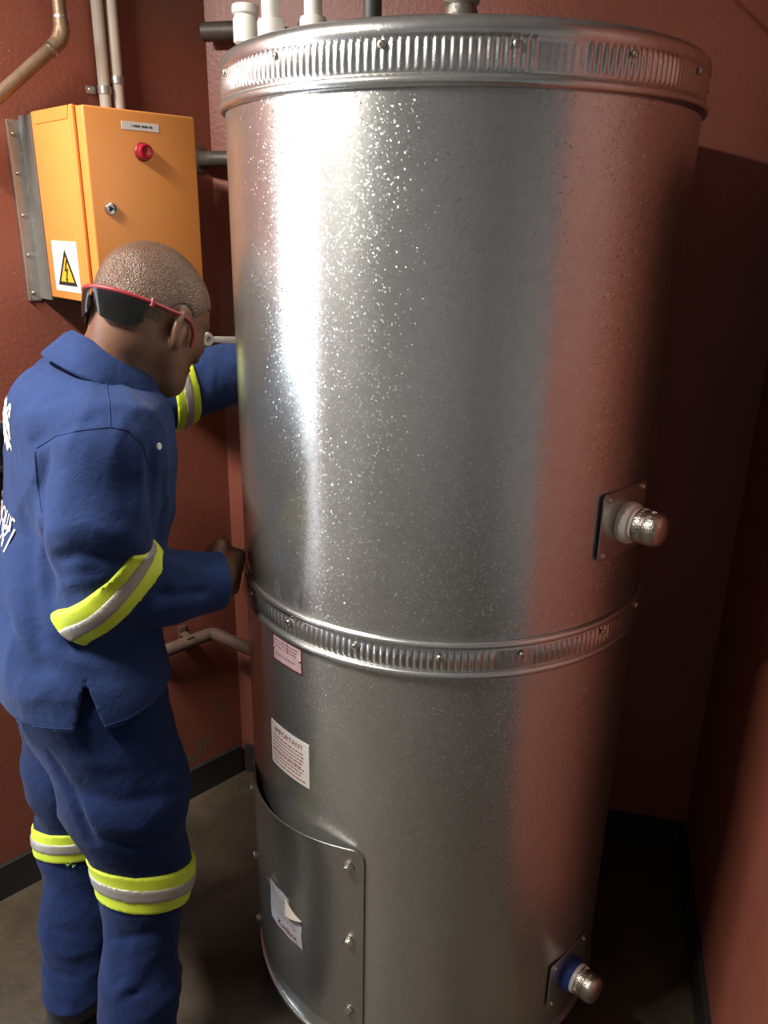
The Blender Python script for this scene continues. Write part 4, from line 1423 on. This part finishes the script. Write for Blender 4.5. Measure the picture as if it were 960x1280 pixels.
def trouser_solid(p):
    d = loft(p, [(0.70, *HIPM[:2], 0.150, 0.110), (0.80, *HIPM[:2], 0.155, 0.112), (0.92, WAIST[0], WAIST[1], 0.150, 0.110)], BF, BL, 0.05)
    ankR = A(ANR[0], ANR[1], 0.045)
    ankL = A(ANL[0], ANL[1], 0.055)
    d = smin(d, chain(p, [HIPR, HIPR * 0.45 + KNR * 0.55, KNR, KNR * 0.5 + ankR * 0.5 + A(-0.004, 0, 0), ankR], (0.106, 0.100, 0.072, 0.061, 0.078), 0.04), 0.030)
    d2 = chain(p, [HIPL, HIPL * 0.45 + KNL * 0.55, KNL, KNL * 0.5 + ankL * 0.5, ankL], (0.100, 0.086, 0.066, 0.064, 0.074), 0.04)
    return smin(d, d2, 0.03)
TSPEC = [
    (((90, 950), (140, 955), (205, 940)), 0.013, 0.005), (((95, 985), (150, 1000), (220, 990)), 0.014, -0.006), (((115, 1020), (170, 1035), (232, 1020)), 0.012, 0.007),
    (((130, 1048), (180, 1058), (234, 1040)), 0.010, -0.006), (((60, 940), (90, 990), (118, 1050)), 0.009, -0.012), (((138, 1140), (180, 1145), (228, 1128)), 0.011, 0.006),
    (((140, 1172), (185, 1165), (226, 1150)), 0.011, -0.007), (((145, 1215), (190, 1195), (226, 1170)), 0.012, 0.008), (((150, 1250), (190, 1225), (226, 1200)), 0.011, -0.007),
    (((120, 1262), (150, 1240), (175, 1215)), 0.011, 0.008), (((165, 1275), (200, 1255), (224, 1235)), 0.011, 0.007),
    (((55, 1075), (90, 1085), (125, 1078)), 0.010, -0.005), (((52, 1110), (90, 1118), (128, 1108)), 0.010, 0.006), (((54, 1150), (90, 1165), (130, 1160)), 0.011, -0.006),
    (((56, 1178), (95, 1195), (132, 1190)), 0.010, 0.007), (((60, 1208), (100, 1222), (134, 1216)), 0.010, -0.007), (((64, 1240), (100, 1245), (130, 1240)), 0.010, 0.006)]
TRF = folds(trouser_solid, TSPEC)
def trouser_sdf(p):
    d = trouser_solid(p)
    for a_, b_, w_, am_ in TRF:
        d = d - ridge(p, a_, b_, w_, am_)
    d = d - wrinkle(p + 1.7, (9, 9, 13), 0.005) - wrinkle(p + 5.1, (20, 20, 26), 0.0016)
    cut = np.where(np.linalg.norm(p[:, :2] - ANL[:2], axis=1) < np.linalg.norm(p[:, :2] - ANR[:2], axis=1), 0.085, 0.04)
    d = smax(d, cut - p[:, 2], 0.004)
    for an in (ANR, ANL):
        d = smax(d, -rc(p, A(an[0], an[1], -0.02), A(an[0], an[1], 0.09), 0.050, 0.036), 0.004)
    return d

def bounds(pts, pad):
    P_ = np.array(pts)
    return P_.min(0) - pad, P_.max(0) + pad
base = A(HIPM[0], HIPM[1], 0.0)
person = thing('person', 'person in navy blue workwear with yellow bands, bending toward the tank', 'person', base.tolist())
lo_, hi_ = bounds([HC, SR, SL, ELR, RH, WRL, LH, HIPR, HIPL, KNR, KNL, ANR, ANL], 0.17)
lo_[2] = 0.03
body_o = fast_obj('body', iso(body_sdf, lo_, hi_, 0.0038), 'skin', person)
lo_, hi_ = bounds([SR, SL, ELR, RH, ELL_, WRL, NECK, HIPM + A(-.1, -.1, 0), HIPM + A(.1, .1, 0)], 0.17)
lo_[2] = 0.76
jacket = fast_obj('jacket', iso(jacket_sdf, lo_, hi_, 0.0048), 'navy_cotton', person)
lo_, hi_ = bounds([HIPR, HIPL, KNR, KNL, ANR, ANL], 0.19)
lo_[2], hi_[2] = 0.02, 0.95
trousers = fast_obj('trousers', iso(trouser_sdf, lo_, hi_, 0.0055), 'navy_trouser', person)

# cropped hair as a thin shell on the skull
def hair_sdf(p):
    d = head_sdf(p) - 0.0022
    q = (p - HC) @ HM / HS
    line = np.interp(q[:, 0], [-0.12, -0.05, -0.015, 0.02, 0.06, 0.12], [-0.062, -0.060, -0.016, 0.012, 0.045, 0.055]).astype(np.float32)
    d = smax(d, line - q[:, 2], 0.002)
    ear = np.minimum(ell(p, hp(-0.002, 0.078, -0.016), HM, (0.030, 0.030, 0.040)), ell(p, hp(-0.002, -0.078, -0.016), HM, (0.030, 0.030, 0.040)))
    return smax(d, -ear, 0.002)
fast_obj('hair', iso(hair_sdf, HC - 0.15, HC + 0.15, 0.003), 'cropped_hair', person)

# reflective bands
def band_parts(solid, folds, c_, axis, half, limb, parent, h=0.0034):
    axis = unit(axis)
    def sd(off, hw):
        def f(p):
            d = solid(p)
            for a_, b_, w_, am_ in folds:
                d = d - ridge(p, a_, b_, w_, am_)
            d = d - off
            d = np.maximum(d, np.abs((p - c_) @ axis) - hw)
            return np.maximum(d, rc(p, limb[0], limb[1], limb[2], limb[2]))
        return f
    R_ = limb[2] + 0.01
    bo = fast_obj('reflective_band', iso(sd(0.0062, half), c_ - R_ - 0.04, c_ + R_ + 0.04, h), 'hivis_yellow', parent)
    fast_obj('silver_strip', iso(sd(0.0085, half * 0.36), c_ - R_ - 0.04, c_ + R_ + 0.04, h), 'hivis_silver', bo)
    return bo
UA, FA = unit(ELR - SR), unit(WRR - ELR)
bc = U(136, 733, 1.135)
rb1 = band_parts(jacket_solid, JR, bc, UA * 0.75 + FA * 0.8, 0.032, (bc - A(0.0, 0.03, 0), bc + A(0.0, 0.03, 0), 0.086), jacket)
bc = U(220, 484, 1.60)
rb2 = band_parts(jacket_solid, JR, bc, unit(WRL - ELL_) + A(0.1, -0.1, -0.05), 0.026, (bc, bc + A(0, 0.01, 0), 0.10), jacket)
bc = U(180, 1091, 1.135)
rb3 = band_parts(trouser_solid, TRF, bc, unit(KNR - ANR) + A(0.10, 0.02, 0), 0.034, (bc, bc + A(0, 0.01, 0), 0.125), trousers)
bc = U(93, 1042, 1.30)
rb4 = band_parts(trouser_solid, TRF, bc, unit(KNL - ANL) + A(0.0, 0.05, 0), 0.030, (bc, bc + A(0, 0.01, 0), 0.102), trousers)
# loose thread under the far knee band
tp = [q_ + A(0.0015, -0.0045, 0) for q_ in surf(trouser_sdf, [(60, 1060), (72, 1068), (80, 1074), (84, 1080), (90, 1076), (91, 1082), (94, 1079)]) if q_ is not None]
obj('loose_thread', tube([Vector(t_.tolist()) for t_ in tp], 0.0008, 5), 'thread_green', trousers)

# folded shirt collar
nax = unit(A(0, 0, 0.88) + BF * 0.46)
cx_ = unit(np.cross(A(*BL), nax))                # forward, square to the neck axis
cy_ = unit(np.cross(nax, cx_))
cc_ = U(138, 455, 1.30)
prof = [(0.060, -0.030), (0.062, 0.020), (0.066, 0.026), (0.072, 0.026), (0.080, 0.016), (0.098, -0.026), (0.096, -0.030), (0.076, 0.006), (0.070, 0.014), (0.068, -0.030)]
V, F = [], []
NA = 72
span = 158
for i in range(NA + 1):
    ang = math.radians(180 - span + 2 * span * i / NA)
    e = abs(i / NA - 0.5) * 2
    tip = max(0.0, (e - 0.80) / 0.20)
    for k_, (r_, h_) in enumerate(prof):
        rr, hh = r_ * (1.0 + 0.05 * math.cos(ang)), h_
        if 4 <= k_ <= 7:
            w_ = {4: 0.35, 5: 1.0, 6: 1.0, 7: 0.35}[k_]
            hh -= 0.030 * tip * w_
            rr += 0.006 * tip * w_ + 0.003 * math.sin(5 * ang) * w_
        hh -= 0.020 * e * e
        q_ = cc_ + (cx_ * math.cos(ang) * 1.05 + cy_ * math.sin(ang) * 1.04) * rr + nax * hh
        V.append(q_)
n_ = len(prof)
for i in range(NA):
    for k_ in range(n_):
        k2 = (k_ + 1) % n_
        F.append((i * n_ + k_, i * n_ + k2, (i + 1) * n_ + k2, (i + 1) * n_ + k_))
F.append(tuple(range(n_)))
F.append(tuple(reversed(range(NA * n_, NA * n_ + n_))))
obj('collar', (V, F), 'navy_cotton', jacket, smooth=50)

# front placket edge and a button on the chest
bvh = BVHTree.FromObject(jacket, bpy.context.evaluated_depsgraph_get())
JO = ORG[jacket.name]
def jhit(o_, d_):
    h_ = bvh.ray_cast(Vector(o_) - JO, Vector(d_).normalized())
    return (h_[0] + JO, h_[1]) if h_[0] is not None else (None, None)
camp = Vector((0, 0, CAM_H))
def jpx(px, py):
    return jhit(camp, ray(px, py))
h_, n_h = jpx(198, 558)
if h_ is not None:
    obj('button', lathe([(0.0055, -0.001), (0.0055, 0.002), (0.004, 0.003), (0.0001, 0.0024)], 16, h_, basis(n_h)), 'white_plastic', jacket)
def seam(pix, name='seam', r_=0.0011):
    P_ = []
    for (x_, y_) in pix:
        h_, n_ = jpx(x_, y_)
        if h_ is not None:
            P_.append(h_ + n_ * 0.0003)
    if len(P_) > 2:
        obj(name, tube(P_, r_, 6), 'navy_cotton', jacket, smooth=60)
def densify(pts, k=6):
    out = []
    for i in range(len(pts) - 1):
        for j in range(k):
            u = j / k
            out.append((pts[i][0] * (1 - u) + pts[i + 1][0] * u, pts[i][1] * (1 - u) + pts[i + 1][1] * u))
    return out + [pts[-1]]
seam(densify([(46, 560), (70, 545), (100, 538), (138, 534), (160, 538), (178, 555), (184, 580)]))
seam(densify([(138, 534), (136, 500), (130, 466)]))
seam(densify([(4, 898), (30, 906), (60, 910), (88, 911)]), 'hem_stitch', 0.0006)
seam(densify([(128, 909), (160, 898), (190, 878)]), 'hem_stitch', 0.0006)
seam(densify([(44, 565), (46, 600), (52, 640)]))
# white embroidery across the back
def back_patch(vf, c_, ud, vd, name):
    V = []
    for q_ in vf[0]:
        p_ = c_ + ud * q_[0] + vd * q_[1]
        h_, n_ = jhit(p_ - Vector((*BF[:2], 0)) * 0.35, Vector((*BF[:2], 0)))
        if h_ is None:
            return None
        V.append(tuple(h_ + n_ * 0.0012))
    return obj(name, (V, vf[1]), 'embroidery', jacket, smooth=None)
ud, vd = Vector((*(-BL[:2]), 0)), Vector((0, 0, 1))
for (px_, py_, txt, size_) in ((21, 664, 'Labour', 0.062), (13, 690, '1981', 0.055)):
    h_, n_ = jpx(px_, py_)
    if h_ is not None:
        tv, tf = text_mesh(txt, size_, 'RIGHT')
        tv = [(a_ + 0.18 * b_, b_, 0) for a_, b_, _ in tv]
        back_patch((tv, tf), h_ + Vector((0, 0, 0.012)), ud, vd, 'embroidered_lettering')
h_, n_ = jpx(13, 538)
if h_ is not None:
    V, F = [], []
    for j in range(9):
        for i in range(13):
            V.append((-0.11 + 0.11 * i / 12, -0.034 + 0.068 * j / 8 + 0.006 * math.sin(i * 1.3), 0))
    for j in range(8):
        for i in range(12):
            if (i * 7 + j * 3) % 4 != 0 or j in (0, 7):
                k_ = j * 13 + i
                F.append((k_, k_ + 1, k_ + 14, k_ + 13))
    back_patch((V, F), h_, ud, vd, 'embroidered_emblem')

# boots
for an, kn_ in ((ANR, KNR), (ANL, KNL)):
    fd = unit(A(BF[0], BF[1], 0) * 1.0 + (A(0.10, -0.05, 0) if an is ANR else A(-0.05, 0.05, 0)))
    ld_ = A(-fd[1], fd[0], 0)
    BM = np.stack([fd, ld_, A(0, 0, 1)], 1)
    c_ = A(an[0], an[1], 0)
    def boot(p, c_=c_, fd=fd, BM=BM):
        d = chain(p, [c_ + A(0, 0, 0.11) - fd * 0.012, c_ + A(0, 0, 0.055) - fd * 0.018], (0.046, 0.044), 0.02)
        d = smin(d, ell(p, c_ + fd * 0.07 + A(0, 0, 0.055), BM, (0.115, 0.046, 0.045)), 0.03)
        d = smin(d, ell(p, c_ + fd * 0.135 + A(0, 0, 0.050), BM, (0.058, 0.047, 0.036)), 0.02)
        return smax(smax(d, 0.024 - p[:, 2], 0.004), p[:, 2] - 0.135, 0.004)
    bo_ = fast_obj('boot', iso(boot, c_ + A(-0.22, -0.22, -0.01), c_ + A(0.28, 0.28, 0.17), 0.004), 'boot_leather', person)
    def sole(p, c_=c_, fd=fd, BM=BM):
        d = smin(ell(p, c_ + fd * 0.10 + A(0, 0, 0.012), BM, (0.105, 0.052, 0.2)), ell(p, c_ - fd * 0.015 + A(0, 0, 0.012), BM, (0.055, 0.047, 0.2)), 0.03)
        return np.maximum(np.maximum(d, 0.001 - p[:, 2]), p[:, 2] - 0.028)
    fast_obj('sole', iso(sole, c_ + A(-0.22, -0.22, -0.02), c_ + A(0.28, 0.28, 0.06), 0.004), 'boot_sole', bo_)
# eyes
for s in (-1, 1):
    q_ = hp(0.083, s * 0.031, 0.001)
    obj('eye', lathe([(0.0001, -0.0115), (0.007, -0.009), (0.0112, -0.003), (0.0112, 0.003), (0.007, 0.009), (0.0001, 0.0115)], 16, Vector(q_.tolist()), basis(Vector(HM[:, 0].tolist()))), 'paper_white', person)

# ------------------------------------------------------------------ safety glasses, worn back to front
def gp(phi, dr=0.0, dz=0.0):
    """point on the frame line: phi 0 = face, 180 = back of the head; negative l = his right"""
    a_ = math.radians(phi)
    f = (0.120 if math.cos(a_) < 0 else 0.10) * math.cos(a_)
    l = 0.0865 * math.sin(a_)
    k_ = 1 + dr / 0.1
    return Vector((hp(-0.012 + f * k_, l * k_, 0.004 + dz)).tolist())
gl = thing('safety_glasses', 'red framed dark safety glasses worn back to front on the head', 'glasses', gp(180, 0.0, -0.05))
fr_pts = [gp(105 + 150 * i / 40) for i in range(41)]
obj('frame', tube(fr_pts, 0.0036, 10), 'glasses_red', gl, smooth=60)
for a0, a1 in ((122, 177), (183, 238)):
    V, F = [], []
    nu, nv = 22, 8
    for lay in (0, 1):
        for j in range(nv + 1):
            for i in range(nu + 1):
                u, v_ = i / nu, j / nv
                a_ = a0 + (a1 - a0) * u
                edge = (abs(u - 0.5) * 2) ** 4
                inner = u if a0 < 150 else 1 - u           # nose side
                depth = 0.047 * (1 - 0.30 * edge) * (1 - 0.25 * inner ** 6)
                z_ = -0.001 - depth * v_
                dr = -0.010 * (v_ ** 1.5) + 0.0016 * lay
                V.append(tuple(gp(a_, dr, z_)))
    n_ = (nu + 1) * (nv + 1)
    for j in range(nv):
        for i in range(nu):
            k_ = j * (nu + 1) + i
            F.append((k_, k_ + 1, k_ + nu + 2, k_ + nu + 1))
            F.append((n_ + k_ + nu + 1, n_ + k_ + nu + 2, n_ + k_ + 1, n_ + k_))
    obj('lens', (V, F), 'dark_lens', gl, smooth=60)
for s in (-1, 1):
    p0 = gp(105 if s > 0 else 255)
    tpts = [p0, Vector(hp(-0.012, s * 0.0875, 0.006).tolist()), Vector(hp(0.012, s * 0.0835, 0.005).tolist()), Vector(hp(0.030, s * 0.0790, -0.010).tolist()), Vector(hp(0.036, s * 0.0730, -0.034).tolist())]
    tm = obj('temple', tube(tpts, 0.0032, 10, bend=0.012), 'glasses_red', gl, smooth=60)
    hb = gp(118 if s > 0 else 242, 0.0008)
    obj('hinge', lathe([(0.0034, -0.006), (0.0038, 0.0), (0.0034, 0.006)], 12, hb, basis(Vector(HM[:, 2].tolist()))), 'glasses_red', tm)
a_, b_ = gp(249, 0.0031), gp(257, 0.0031)

# ------------------------------------------------------------------ hand tools
# screwdriver in the near hand, its bit on a band screw
gc = Vector((RH + RF * 0.072 + RN * 0.026 + RU * 0.020).tolist())
tipp = cp(-84.5, TR + 0.0075, 0.9395)
dv_ = (tipp - gc).normalized()
sd_ = thing('screwdriver', 'slim screwdriver in the near hand, its bit on the ribbed band', 'screwdriver', gc)
L_ = (tipp - gc).length
MM = basis(dv_)
obj('handle', lathe([(0.004, -0.042), (0.010, -0.040), (0.0125, -0.032), (0.0125, -0.010), (0.0095, 0.0), (0.0105, 0.008), (0.007, 0.014), (0.0035, 0.016)], 12, gc, MM), 'tool_handle', sd_)
obj('shaft', lathe([(0.0030, 0.010), (0.0030, L_ - 0.006), (0.0016, L_), (0.0001, L_)], 12, gc, MM), 'tool_chrome', sd_)
# spanner in the far hand
a_ = Vector(U(259, 424, 1.56).tolist())
b_ = Vector((LH + LF * 0.07 + LU * 0.035 + LN * 0.026).tolist())
dr_ = (b_ - a_).normalized()
sp = thing('spanner', 'steel ring spanner held behind the tank above the blue sleeve', 'spanner', a_)
nn = (dr_.cross(Vector((0, 0, 1)))).normalized()
vv_ = nn.cross(dr_).normalized()
if nn.y > 0:
    nn = -nn
M2 = Matrix(((dr_.x, vv_.x, nn.x), (dr_.y, vv_.y, nn.y), (dr_.z, vv_.z, nn.z)))
ln = (b_ - a_).length
obj('ring_end', lathe([(0.0062, -0.0045), (0.0125, -0.0045), (0.0135, 0.0), (0.0125, 0.0045), (0.0062, 0.0045), (0.0062, -0.0045)], 28, a_, M2), 'spanner_steel', sp)
ov = [(0.011, -0.0050), (0.030, -0.0060), (ln, -0.0095), (ln, 0.0095), (0.030, 0.0060), (0.011, 0.0050)]
V = [tuple(a_ + M2 @ Vector((x_, y_, z_))) for z_ in (-0.0032, 0.0032) for x_, y_ in ov]
F = [tuple(reversed(range(6))), tuple(range(6, 12))] + [(i, (i + 1) % 6, (i + 1) % 6 + 6, i + 6) for i in range(6)]
obj('shank', bevel((V, F), 0.0012, 2), 'spanner_steel', sp)
